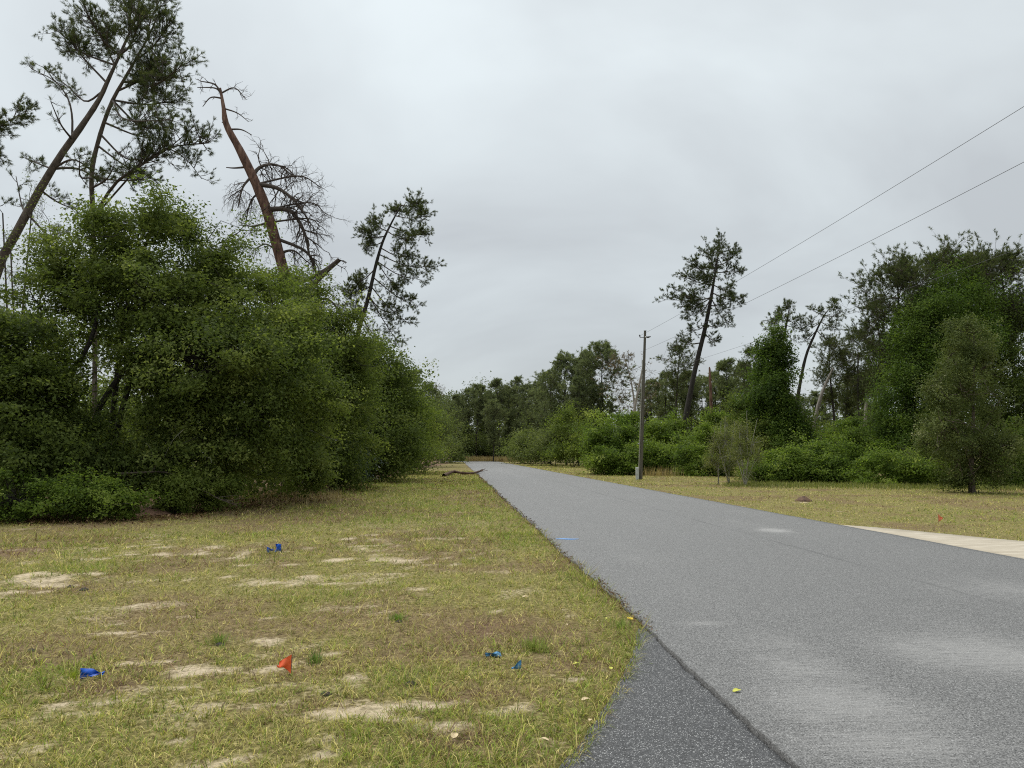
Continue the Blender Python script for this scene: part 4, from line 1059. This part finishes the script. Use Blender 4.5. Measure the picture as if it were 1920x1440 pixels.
for k, (px, ty, D, kd) in enumerate(sorted([(1372, 668, 92, 'far_b'), (1345, 690, 96, 'far_a'), (1295, 690, 100, 'far_b'), (1265, 640, 90, 'mid_b'), (1250, 690, 100, 'far_a'), (1222, 705, 96, 'far_c'), (1400, 670, 100, 'far_a'),
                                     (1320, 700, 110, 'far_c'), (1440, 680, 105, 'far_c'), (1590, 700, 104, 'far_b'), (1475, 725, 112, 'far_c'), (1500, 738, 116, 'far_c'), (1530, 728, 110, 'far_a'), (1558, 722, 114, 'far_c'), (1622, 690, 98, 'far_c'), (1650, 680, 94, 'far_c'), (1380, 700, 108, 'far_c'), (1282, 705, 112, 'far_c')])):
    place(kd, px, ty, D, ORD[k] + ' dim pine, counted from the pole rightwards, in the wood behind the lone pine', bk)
# middle distance: the tall group right of the road
tg_ = 'tall pines right of the far road'
for px, ty, D, kd, lab in [(1128, 632, 98, 'far_c', 'tallest pine of the group on the right of the far road'), (1100, 650, 102, 'far_c', 'tall pine second from the right in the group by the far road'),
                           (1062, 655, 104, 'far_c', 'tall pine third from the right in the group by the far road'), (1032, 690, 108, 'far_c', 'pine at the left shoulder of the group by the far road'),
                           (1085, 700, 96, 'far_a', 'lower pine in front of the tall group by the far road')]:
    place(kd, px, ty, D, lab, tg_, wide=1.05)
place('dead', 1198, 645, 84, 'brown dead pine with drooping twigs behind the utility pole', None, 1.0, 1.15)
fr = 'pines closing off the end of the road'
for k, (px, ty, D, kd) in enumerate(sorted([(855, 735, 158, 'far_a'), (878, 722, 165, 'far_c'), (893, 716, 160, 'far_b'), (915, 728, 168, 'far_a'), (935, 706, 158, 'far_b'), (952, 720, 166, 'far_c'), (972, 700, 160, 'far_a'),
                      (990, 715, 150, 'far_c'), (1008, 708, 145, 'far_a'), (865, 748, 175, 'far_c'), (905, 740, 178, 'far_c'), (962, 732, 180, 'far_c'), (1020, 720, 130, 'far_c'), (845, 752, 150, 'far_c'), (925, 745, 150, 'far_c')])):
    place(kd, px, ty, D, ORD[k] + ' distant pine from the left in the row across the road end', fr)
lf = 'pines behind the far left thicket'
for px, ty, D, kd, lab in [(745, 672, 88, 'far_a', 'pine top directly right below the leafy leaning pine'), (775, 690, 100, 'far_b', 'pine top above the far left oaks, second before the road gap'),
                           (800, 712, 110, 'far_c', 'pine top above the far left oaks, nearest the road gap'), (715, 690, 80, 'far_a', 'pine top low behind the middle left oaks')]:
    place(kd, px, ty, D, lab, lf)
place('dead', 826, 712, 135, 'spindly half-dead pine standing above the left end of the far row', None, 2.2, .55)

# bare pale trunks
def stump(label, pts, rads, mat, seed, name='dead_tree', twigs_=3):
    rg_ = np.random.default_rng(seed); b = pts[0]; base = np.array([b[0], b[1], 0.0])
    root = thing(name, label, 'dead tree', base)
    T = Tubes(); p = [np.array([b[0], b[1], -.1])] + list(pts[1:]) if b[2] < .3 else [np.array([b[0], b[1], -.1])] + list(pts)
    c = trunk_tube(T, p, rads, 16, 8, seed)
    link('trunk', T.mesh('trunk', M[mat], base), root)
    for _ in range(twigs_):
        W = Tubes(); q = c[rg_.integers(8, 15)]; d = unit(rg_.normal(0, 1, 3) + [0, 0, .3]); W.add([q, q + d * .3, q + d * .5 + [0, 0, .1]], [rads[-1] * .35, rads[-1] * .25, .01], 4)
        link('branch_stub', W.mesh('branch_stub', M[mat], base), root)
stump('pale grey bare dead trunk leaning right among the slender pines', [P(1520, 840, 55), P(1530, 780, 55), P(1542, 735, 55), P(1562, 690, 55)], [.17, .15, .13, .06], 'dead', 601)
stump('short pale split trunk leaning left against the foot of the lone pine', [P(1276, 845, 61.5), P(1270, 815, 61.3), P(1266, 790, 61.2)], [.2, .17, .08], 'dead', 602, twigs_=0)
stump('peeled reddish upright dead trunk right of the lone pine', [P(1334, 860, 75), P(1334, 780, 75), P(1331, 700, 75), P(1330, 688, 75)], [.2, .17, .14, .05], 'bark_red', 603)
stump('pale slanting dead trunk behind the utility pole', [P(1185, 800, 82), P(1192, 755, 82), P(1203, 700, 82), P(1208, 680, 82)], [.16, .14, .1, .05], 'dead', 604)
stump('pale broken trunk upright in the wood left of the big clump', [P(1622, 860, 60), P(1622, 800, 60), P(1624, 755, 60)], [.14, .13, .1], 'dead', 605)

# the wood beyond, one mass
rg = np.random.default_rng(700)
wl_ = []
for k in range(60):
    px = rg.uniform(1000, 2050); D = rg.uniform(100, 135)
    c = P(px, rg.uniform(790 if 1470 < px < 1680 else 765, 850), D); wl_.append((c[0], c[1], max(1.0, c[2]), rg.uniform(2.5, 4.0), 3, rg.uniform(1.5, 3.0)))
for k in range(46):
    px = rg.uniform(780, 1040); D = rg.uniform(172, 200)
    c = P(px, rg.uniform(765, 850), D); wl_.append((c[0], c[1], max(1.0, c[2]), rg.uniform(3, 5), 3, rg.uniform(2.5, 5)))
for k in range(40):
    px = rg.uniform(-250, 640); D = rg.uniform(60, 90)
    c = P(px, rg.uniform(780, 850), D); wl_.append((c[0], c[1], max(1.0, c[2]), rg.uniform(2.5, 4.5), 3, rg.uniform(2.0, 4.0)))
for k in range(44):                                # the wood goes on past both sides of the view
    px = rg.uniform(-900, -130) if k % 2 else rg.uniform(2010, 2700); D = rg.uniform(34, 60)
    c = P(px, rg.uniform(690, 840), D); wl_.append((c[0], c[1], max(1.0, c[2]), rg.uniform(2.0, 3.2), 2.4, rg.uniform(1.8, 3.2)))
cen, out, tint, _, _ = foliage(rg, wl_, 9600, 14, 1.1, .8, .25, .4, -.5)
wood = link('woodland', leaf_mesh('woodland', cen, out, .46, .7, M['oak_far'], rg, tint * .8, tri=True))
tag(wood, 'dim mass of undergrowth and foliage deep in the wood', 'woodland', kind='stuff')

# ------------------------------------------------------------------ utility pole and wires
pbase = G(1201, 899); Dp = float(pbase @ FH)
ptop = P(1209.5, 620, Dp)
root = thing('utility_pole', 'slim weathered wooden utility pole standing on the right verge', 'utility pole', pbase)
T = Tubes(); T.add(np.linspace(pbase - [0, 0, .2], ptop, 14), np.linspace(.115, .075, 14), 12)
T.add([ptop - [0, 0, .002], ptop + [0, 0, .012]], [.1, .02], 12)
link('pole', T.mesh('pole', M['pole'], pbase), root)
ax = unit(ptop - pbase)
T = Tubes(); q = ptop - ax * .42
T.add([q, q - RT * .30 + [0, 0, .0]], [.025, .022], 6); T.add([q - RT * .30, q - RT * .33 + [0, 0, .16]], [.03, .045], 8)
link('insulator_bracket', T.mesh('insulator_bracket', M['metal'], pbase), root)
T = Tubes(); T.add([q, q + RT * .12], [.03, .03], 6); T.add([q + RT * .10, q + RT * .2 - [0, .1, 0], q + RT * .27 - [0, .3, 0]], [.045, .06, .03], 8)
link('dead_end_clamp', T.mesh('dead_end_clamp', M['metal'], pbase), root)
T = Tubes(); T.add([q + RT * .02 - [0, .11, .0], q + RT * .05 - [0, .16, .0]], [.055, .05], 8)
link('insulator', T.mesh('insulator', M['ceramic'], pbase), root)
T = Tubes(); o_ = -RT * .14 - FH * .06
T.add([pbase + o_, pbase + (ptop - pbase) * .55 + o_ * .88, pbase + (ptop - pbase) * .8 + o_ * .84], [.028, .028, .024], 8)
link('riser_conduit', T.mesh('riser_conduit', M['pale_twig'], pbase), root)
# riser box: a bevelled U-guard with lid
c = pbase - RT * .22 - FH * .16
T = Tubes()
sec = np.array([[-.09, -.06], [-.07, -.085], [.07, -.085], [.09, -.06], [.09, .085], [-.09, .085]])
v = []; 
for z, k in ((-.05, 1.0), (.70, 1.0), (.73, .96), (.74, .75)):
    for a_, b_ in sec: v.append(c + RT * a_ * k + FH * b_ * k + np.array([0, 0, z]))
n6 = 6; qs = [[i * n6 + j, i * n6 + (j + 1) % n6, (i + 1) * n6 + (j + 1) % n6, (i + 1) * n6 + j] for i in range(3) for j in range(n6)]
qs += [[18, 19, 20, 21], [18, 21, 22, 23]]
link('riser_box', mesh_from('riser_box', np.array(v) - pbase, qs, None, M['galv']), root)

def wire(label, z0, z1, r, off):
    a = np.array([pbase[0] + off, pbase[1], z0]); b = np.array([pbase[0] + off + .2, -8.0, z1])
    f = np.linspace(0, 1, 40)
    p = a + (b - a) * f[:, None]; p[:, 2] -= 1.1 * 4 * f * (1 - f) * .35
    T = Tubes(); T.add(p, np.full(40, r), 5)
    o = link('overhead_wire', T.mesh('overhead_wire', M['wire'], a), None, a)
    tag(o, label, 'wire', 'overhead wires')
wire('uppermost overhead wire running from the utility pole to the upper right', ptop[2] - .32, 9.2, .006, .1)
wire('middle overhead wire crossing the sky to the right of the lone pine', ptop[2] - 1.35, 7.98, .006, .1)
wire('lowest overhead wire passing low behind the lone pine', ptop[2] - 2.9, 6.1, .0045, .1)

# ------------------------------------------------------------------ undergrowth, litter, tall weeds
rg = np.random.default_rng(800)
def scatter_leaves(name, label, cat, boxes, size, mat, kind='stuff'):
    p = []
    for px, py, rx, ry, n in boxes:
        q = np.array([G(px + rx * a, py + ry * b) for a, b in np.clip(rg.normal(0, .5, (n, 2)), -1.3, 1.3)]); p.append(q)
    p = np.concatenate(p); p = p[~paved(p[:, 0], p[:, 1], .02)]; p[:, 2] = gz(p[:, 0], p[:, 1]) + rg.uniform(.008, .05, len(p))
    d = np.hypot(p[:, 0], p[:, 1])
    o = link(name, leaf_mesh(name, p, np.zeros_like(p), size * (1 + d / 30), .5, M[mat], rg, np.clip(rg.normal(.5, .25, len(p)), 0, 1), up=1.2))
    tag(o, label, cat, kind=kind)
scatter_leaves('leaf_litter', 'brown fallen leaves and pine straw along the foot of the left thicket', 'leaf litter',
   [(120, 972, 160, 12, 1500), (300, 965, 110, 12, 1200), (440, 945, 120, 14, 1800), (560, 930, 90, 12, 1500), (650, 915, 70, 10, 1000), (740, 892, 60, 7, 600), (840, 905, 60, 12, 500)], .05, 'litter')
def weeds(name, label, pts, h, w, mat, lean=.35, per=1):
    n = len(pts); az = rg.uniform(0, 6.28, n); ln = rg.uniform(.5, 1.1, n) * h; le = np.abs(rg.normal(0, lean, n))
    dh = np.stack([np.cos(az), np.sin(az)], -1); wv = np.c_[-np.sin(az), np.cos(az), np.zeros(n)] * (w / 2)
    b = pts.copy(); m_ = b + np.c_[dh * (ln * .55 * np.sin(le * .5))[:, None], ln * .55 * np.cos(le * .5)]
    t_ = m_ + np.c_[dh * (ln * .45 * np.sin(le * 1.8))[:, None], ln * .45 * np.cos(le * 1.8)]
    v = np.stack([b - wv, b + wv, m_ + wv * .7, m_ - wv * .7, t_], 1).reshape(-1, 3); k = np.arange(n)[:, None] * 5
    o = link(name, mesh_from(name, v, k + np.array([[0, 1, 2, 3]]), k + np.array([[3, 2, 4]]), M[mat], False, {'tint': np.repeat(np.clip(rg.normal(.5, .22, n), 0, 1), 5)}))
    tag(o, label, 'grass', kind='stuff')
def area(x0, x1, y0, y1, n):
    return np.c_[rg.uniform(x0, x1, n), rg.uniform(y0, y1, n), np.zeros(n)]
a = P(872, 862, 154); b = P(968, 862, 156)
weeds('dry_weeds', 'tall tan dry weeds beyond the end of the road', np.concatenate([area(a[0], b[0], 152, 157, 2600), area(b[0] - 3, b[0] + 1.5, 146, 153, 700)]), 1.2, .06, 'straw')
c = G(1250, 894)
weeds('straw_tuft', 'tan straw tufts at the foot of the mound right of the pole', np.c_[rg.normal(c[0], .9, 220), rg.normal(c[1] + 1.2, .4, 220), np.zeros(220)], .8, .024, 'straw')
p = np.array([G(px, py) for px, py in zip(rg.uniform(390, 640, 1500), rg.normal(932, 9, 1500))]); p[:, 2] = 0
weeds('thicket_grass', 'long dry grass and twigs along the foot of the largest oak', p, .34, .014, 'straw', .6)
p = np.array([G(px, py) for px, py in zip(rg.uniform(1400, 1930, 4200), rg.normal(914, 3, 4200) + .012 * 0)]); p[:, 1] += (p[:, 0] - 19) * -.35 + 1.0; p[:, 2] = 0
weeds('edge_grass', 'fresh green tall grass fringing the vine mounds on the right', p, .26, .03, 'sapling', .6)

# ------------------------------------------------------------------ small things
def rough_branch(name, label, cat, path, r0, r1, mat, forks, seed, group=None):
    rg_ = np.random.default_rng(seed); base = path[0].copy(); base[2] = 0
    root = thing(name, label, cat, base, group)
    T = Tubes(); n = 22; c = curve(path, n); rr = np.linspace(r0, r1, n) * rg_.uniform(.82, 1.2, n); T.add(c, rr, 8)
    link('stem', T.mesh('stem', M[mat], base), root)
    for k, d, L, r in forks:
        W = Tubes(); o = c[k]; d = unit(np.array(d, float)); e = o + d * L
        W.add(curve([o, (o + e) / 2 + rg_.normal(0, .06 * L, 3), e], 7), np.linspace(r, r * .4, 7), 5)
        link('side_branch', W.mesh('side_branch', M[mat], base), root)
DB = 55.0
pa = [G(832, 894), G(850, 890), G(868, 891), G(886, 890), G(904, 887)]
for q, z in zip(pa, (.08, .22, .16, .12, .20)): q[2] = z
rough_branch('fallen_branch', 'crooked brown fallen branch lying across the grass onto the road edge', 'branch', pa, .12, .07, 'log',
   [(19, (1, .3, .35), .55, .035), (20, (1, -.2, .1), .6, .03), (18, (.6, -.5, .25), .5, .025), (21, (.9, .2, .6), .35, .02)], 901)
fg = 'fallen grey branches at the foot of the largest oak'
pa = [P(218, 889, 20.6), P(262, 886, 20.6), P(305, 885, 20.7), P(345, 896, 20.9), P(370, 915, 21.2)]
rough_branch('dead_branch', 'grey fallen branch lying level in the shade under the largest oak', 'branch', pa, .032, .012, 'bark', [(2, (-.2, 0, -1), .22, .012), (8, (.5, -.3, .6), .5, .01), (13, (.6, .2, -.5), .5, .01)], 902, fg)
pa = [P(310, 919, 20.6), P(350, 917, 20.6), P(376, 918, 20.7), P(410, 935, 20.6), P(445, 948, 20.4)]
pa[-1][2] = max(pa[-1][2], .03)
rough_branch('dead_branch', 'pale fallen branch dipping from the oak shade onto the grass', 'branch', pa, .022, .008, 'bark',
   [(12, (.6, -.2, .35), .25, .012), (15, (1, .1, .1), .55, .009), (16, (.8, -.4, -.2), .5, .008), (17, (1, .5, .25), .5, .008), (18, (1, -.1, .2), .5, .007), (19, (.7, -.5, -.05), .4, .006)], 903, fg)

def lump(name, label, cat, c, rx, ry, h, mat, seed, group=None):
    """an irregular heap of earth"""
    n, m = 9, 18; v = []; rg_ = np.random.default_rng(seed); ph = rg_.uniform(0, 50)
    for i in range(n):
        f = i / (n - 1)
        for j in range(m):
            a = j / m * 2 * math.pi; w = 1 + .5 * (fbm(np.cos(a) * 1.5 + ph, np.sin(a) * 1.5, seed, 3) - .5)
            z = h * (1 - f) ** .7 * (1 + .6 * (fbm(np.cos(a) * f * 4 + ph, np.sin(a) * f * 4, seed + 3, 3) - .5)) - (.03 if f == 1 else 0)
            v.append((rx * f * w * math.cos(a), ry * f * w * math.sin(a), z))
    q = [[i * m + j, (i + 1) * m + j, (i + 1) * m + (j + 1) % m, i * m + (j + 1) % m] for i in range(n - 1) for j in range(m)]
    o = link(name, mesh_from(name, v, q, None, M[mat], True), None, (c[0], c[1], float(gz(c[0], c[1]))))
    tag(o, label, cat, group)
lump('soil_heap', 'low reddish brown soil heap between the shrubs under the largest oak', 'soil heap', G(270, 966), .75, .5, .22, 'soil', 911)
lump('soil_heap', 'small dark reddish dirt mound on the grass across the road', 'soil heap', G(1507, 940), .34, .3, .17, 'log', 912)
cl = 'dark clods on the near grass'
for k, (px, py, r, lab) in enumerate([(132, 1102, .055, 'dark clod at the right end of the big sand patch'), (158, 1107, .06, 'dark clod beside the first, right of the big sand patch'), (58, 1222, .04, 'dark clod alone near the left picture edge'),
     (412, 1212, .05, 'dark clod behind the tuft between the blue and orange flags'), (610, 1306, .045, 'dark clod on pale sand right below the orange-red flag'), (770, 1288, .05, 'dark clod below and left of the faded blue flags'), (748, 1170, .04, 'dark clod under the bright green tuft in mid verge')]):
    lump('earth_clod', lab, 'clod', G(px, py), r, r * .8, r * .6, 'bark_dark', 920 + k, cl)

# marker flags: a wire stake with a crumpled pennant
def flag(label, px, py, w, h, mat, seed, tri=True, stake=.25, az=0., flop=0., group='utility marker flags'):
    rg_ = np.random.default_rng(seed); g = G(px, py); g[2] = float(gz(g[0], g[1])); root = thing('marker_flag', label, 'marker flag', g, group)
    n = 9; u_, v_ = np.meshgrid(np.linspace(0, 1, n), np.linspace(0, 1, n)); u_ = u_.ravel(); v_ = v_.ravel()
    prof = (1 - .93 * u_) if tri else np.ones_like(u_)
    X = w * u_; Z = h * ((v_ - .5) * prof + .5)
    Yd =   .24 * w * np.sin(u_ * 6 + v_ * 4 + seed) * u_ + .16 * w * (fbm(u_ * 6, v_ * 6, seed, 3) - .5) * 2
    Z = Z + .22 * h * np.sin(v_ * 6 + seed) * u_ * .5 - flop * h * u_ ** 1.3
    ca, sa = math.cos(az), math.sin(az)
    top = np.c_[X * ca - Yd * sa, X * sa + Yd * ca, Z + stake * .25]
    i = (np.arange(n - 1)[:, None] * n + np.arange(n - 1)[None, :]).reshape(-1); q = np.stack([i, i + 1, i + n + 1, i + n], -1)
    back = top + np.array([sa, -ca, 0]) * -.002
    link('pennant', mesh_from('pennant', np.vstack([top, back]), np.vstack([q, q[:, ::-1] + n * n]), None, M[mat], True), root)
    T = Tubes(); T.add([[0, 0, -.05], [0, 0, stake * .25 + h * .6], [.002, .002, stake * .25 + h]], .0022, 5); link('wire_stake', T.mesh('wire_stake', M['metal']), root)
    return root
flag('blue flag lying crumpled beside a bright grass tuft at lower left', 150, 1276, .15, .08, 'blue_flag', 1, True, .02, .1, .05)
flag('orange-red pointed flag standing in the near grass', 546, 1268, .10, .135, 'red_flag', 2, True, .04, math.pi - .15, .1)
flag('larger light-faced blue flag of the pair on the middle grass', 527, 1036, .125, .12, 'blue_flag', 3, False, .06, math.pi - .5, .05)
flag('smaller dark blue flag of the pair on the middle grass', 500, 1038, .10, .10, 'blue_flag', 4, True, .02, .2, .0)
flag('faded blue flag lying flattened in the grass near the road', 910, 1236, .125, .035, 'faded_flag', 5, False, .02, .15, .0)
flag('faded blue flag upright beside the flattened one near the road', 977, 1258, .075, .07, 'faded_flag', 6, True, .03, math.pi + .2, .3)
flag('pale orange flag on the grass beyond the concrete driveway', 1760, 984, .10, .19, 'pale_flag', 7, True, .20, .1, .0)
# yellow-green tuft beside the blue flag
def tuft(label, px, py, n, h, rad, cols, seed):
    rg_ = np.random.default_rng(seed); g = G(px, py); g[2] = 0
    az = rg_.uniform(0, 6.28, n); rr = np.minimum(np.abs(rg_.normal(0, rad * .8, n)), rad * 1.6); b = np.c_[np.cos(az) * rr, np.sin(az) * rr, np.full(n, float(gz(g[0], g[1])) - .004)]
    ln = rg_.uniform(.6, 1.2, n) * h; le = rg_.uniform(.1, 1.0, n); dh = np.stack([np.cos(az), np.sin(az)], -1); wv = np.c_[-np.sin(az), np.cos(az), np.zeros(n)] * .0028
    m_ = b + np.c_[dh * (ln * .5 * np.sin(le * .5))[:, None], ln * .5 * np.cos(le * .5)]; t_ = m_ + np.c_[dh * (ln * .5 * np.sin(le * 1.5))[:, None], ln * .5 * np.cos(le * 1.5)]
    v = np.stack([b - wv, b + wv, m_ + wv * .8, m_ - wv * .8, t_], 1).reshape(-1, 3); k = np.arange(n)[:, None] * 5
    c_ = np.array(cols) * rg_.uniform(.7, 1.25, (n, 1))
    o = link('grass_tuft', mesh_from('grass_tuft', v, k + np.array([[0, 1, 2, 3]]), k + np.array([[3, 2, 4]]), M['grass'], False, {'col': np.repeat(c_, 5, 0)}), None, g)
    tag(o, label, 'grass tuft', 'bright grass tufts')
tuft('bright yellow-green grass tuft beside the lower left blue flag', 138, 1272, 110, .07, .045, (.30, .36, .04), 1)
tuft('vivid green grass tuft in the middle of the near verge', 745, 1166, 120, .08, .06, (.17, .29, .04), 2)
tuft('green grass tuft above and left of the orange-red flag', 590, 1244, 90, .09, .06, (.16, .24, .05), 3)
tuft('green grass tuft behind the dark clod between two flags', 412, 1208, 90, .10, .07, (.20, .28, .05), 4)
tuft('broad light green tuft beside the faded blue flags', 1000, 1222, 150, .12, .10, (.28, .34, .07), 5)
tuft('light green tuft on the road edge corner by the yellow flower', 1166, 1178, 130, .09, .08, (.24, .32, .06), 6)

# single fallen leaves
def one_leaf(label, px, py, L, mat, rz, z=None, group='fallen leaves'):
    g = G(px, py); z = float(gz(g[0], g[1])) + .035 if z is None else z
    n = 9; t_ = np.linspace(0, 1, n); w = .30 * L * np.sin(np.pi * t_ ** .8) ** .8; x_ = (t_ - .5) * L; zc = .10 * L * np.sin(np.pi * t_) ** 2 + .12 * L * (t_ - .5) ** 2
    rows_ = np.stack([np.c_[x_, w, zc + .22 * w], np.c_[x_, w * .5, zc + .05 * w], np.c_[x_, w * 0, zc], np.c_[x_, -w * .5, zc + .06 * w], np.c_[x_, -w, zc + .3 * w]], 1)
    v = rows_.reshape(-1, 3); q = [[i * 5 + j, i * 5 + j + 1, i * 5 + j + 6, i * 5 + j + 5] for i in range(n - 1) for j in range(4)]
    v2 = v - [0, 0, .0012]
    me = mesh_from('leaf', np.vstack([v, v2]), np.array(q + [[a_ + len(v) for a_ in f[::-1]] for f in q]), None, M[mat], True)
    o = link('fallen_leaf', me, None, (g[0], g[1], z)); o.rotation_euler = (.15, -.1, rz); tag(o, label, 'leaf', group)
one_leaf('yellow-green leaf lying alone on the road near the apron seam', 1382, 1306, .065, 'leaf_yellow', .2, .036)
for k, (px, py, L, m_, lab) in enumerate([(985, 1126, .075, 'leaf_tan', 'pale tan leaf alone on the green verge grass'), (852, 1400, .07, 'leaf_tan', 'pale pointed leaf near the bottom edge of the verge'),
     (1106, 1168, .05, 'leaf_yellow', 'yellowish leaf left of the road corner, furthest left of three'), (1122, 1172, .04, 'leaf_tan', 'pale leaf left of the road corner, middle of three'), (1136, 1167, .045, 'leaf_yellow', 'yellowish leaf left of the road corner, nearest the flower'),
     (1098, 1322, .06, 'leaf_tan', 'tan leaf at the grass edge halfway along the apron'), (1145, 1262, .05, 'leaf_yellow', 'yellow-green leaf at the grass edge near the upper apron'), (1020, 1400, .06, 'leaf_tan', 'tan leaf on the grass by the lower apron edge'),
     (1108, 1362, .05, 'leaf_tan', 'tan leaf resting right on the lower apron border'), (1062, 1180, .045, 'leaf_tan', 'tan leaf in the brown patch above the faded flags'), (1080, 1255, .05, 'leaf_yellow', 'yellow-green leaf right of the faded flags')]):
    one_leaf(lab, px, py, L, m_, k * 1.3)
# yellow flower at the corner, white flowers under the oaks
def flower(label, px, py, mat, r, n_h, hgt, seed, name='flower', cat='flower'):
    rg_ = np.random.default_rng(seed); g = G(px, py); g[2] = float(gz(g[0], g[1])); root = thing(name, label, cat, g)
    for k in range(n_h):
        o = np.array([rg_.normal(0, r * 1.1), rg_.normal(0, r * 1.1), hgt * rg_.uniform(.8, 1.2)])
        T = Tubes(); T.add([[0, 0, -.01], o * [.6, .6, .5], o], .0025, 4); link('stalk', T.mesh('stalk', M['sapling']), root)
        v = [o]; q = []
        for j in range(14):
            a = j / 14 * 2 * math.pi; rr = r * (1. if j % 2 else .62); v.append(o + [rr * math.cos(a), rr * math.sin(a), r * .3 * (j % 2)])
        me = mesh_from('blossom', v, None, [[0, 1 + j, 1 + (j + 1) % 14] for j in range(14)], M[mat]); link('blossom', me, root)
flower('small bright yellow flowers at the grass corner where the apron meets the road', 1183, 1170, 'petal', .022, 4, .05, 931, 'yellow_flower')
flower('two small white blossoms in the shade below the glossy shrub', 637, 912, 'white_petal', .07, 2, .22, 932, 'white_flower')



# crumbs, needles and grit along the broken left edge of the road
n = 1500; y = 5.2 * (60 / 5.2) ** rg.uniform(0, 1, n); y = np.maximum(y, 6.9 + rg.uniform(0, 3, n)); x = road_left(y) + rg.normal(.0, .04, n)
z = np.where(x > road_left(y), .036, gz(x, y) + .02)
o = link('road_edge_grit', leaf_mesh('road_edge_grit', np.c_[x, y, z], np.zeros((n, 3)), .016 * (1 + y / 9), .45, M['litter'], rg, np.clip(rg.normal(.25, .25, n), 0, 1), up=2.0))
tag(o, 'dark crumbs and dead bits along the left road edge', 'debris', kind='stuff')
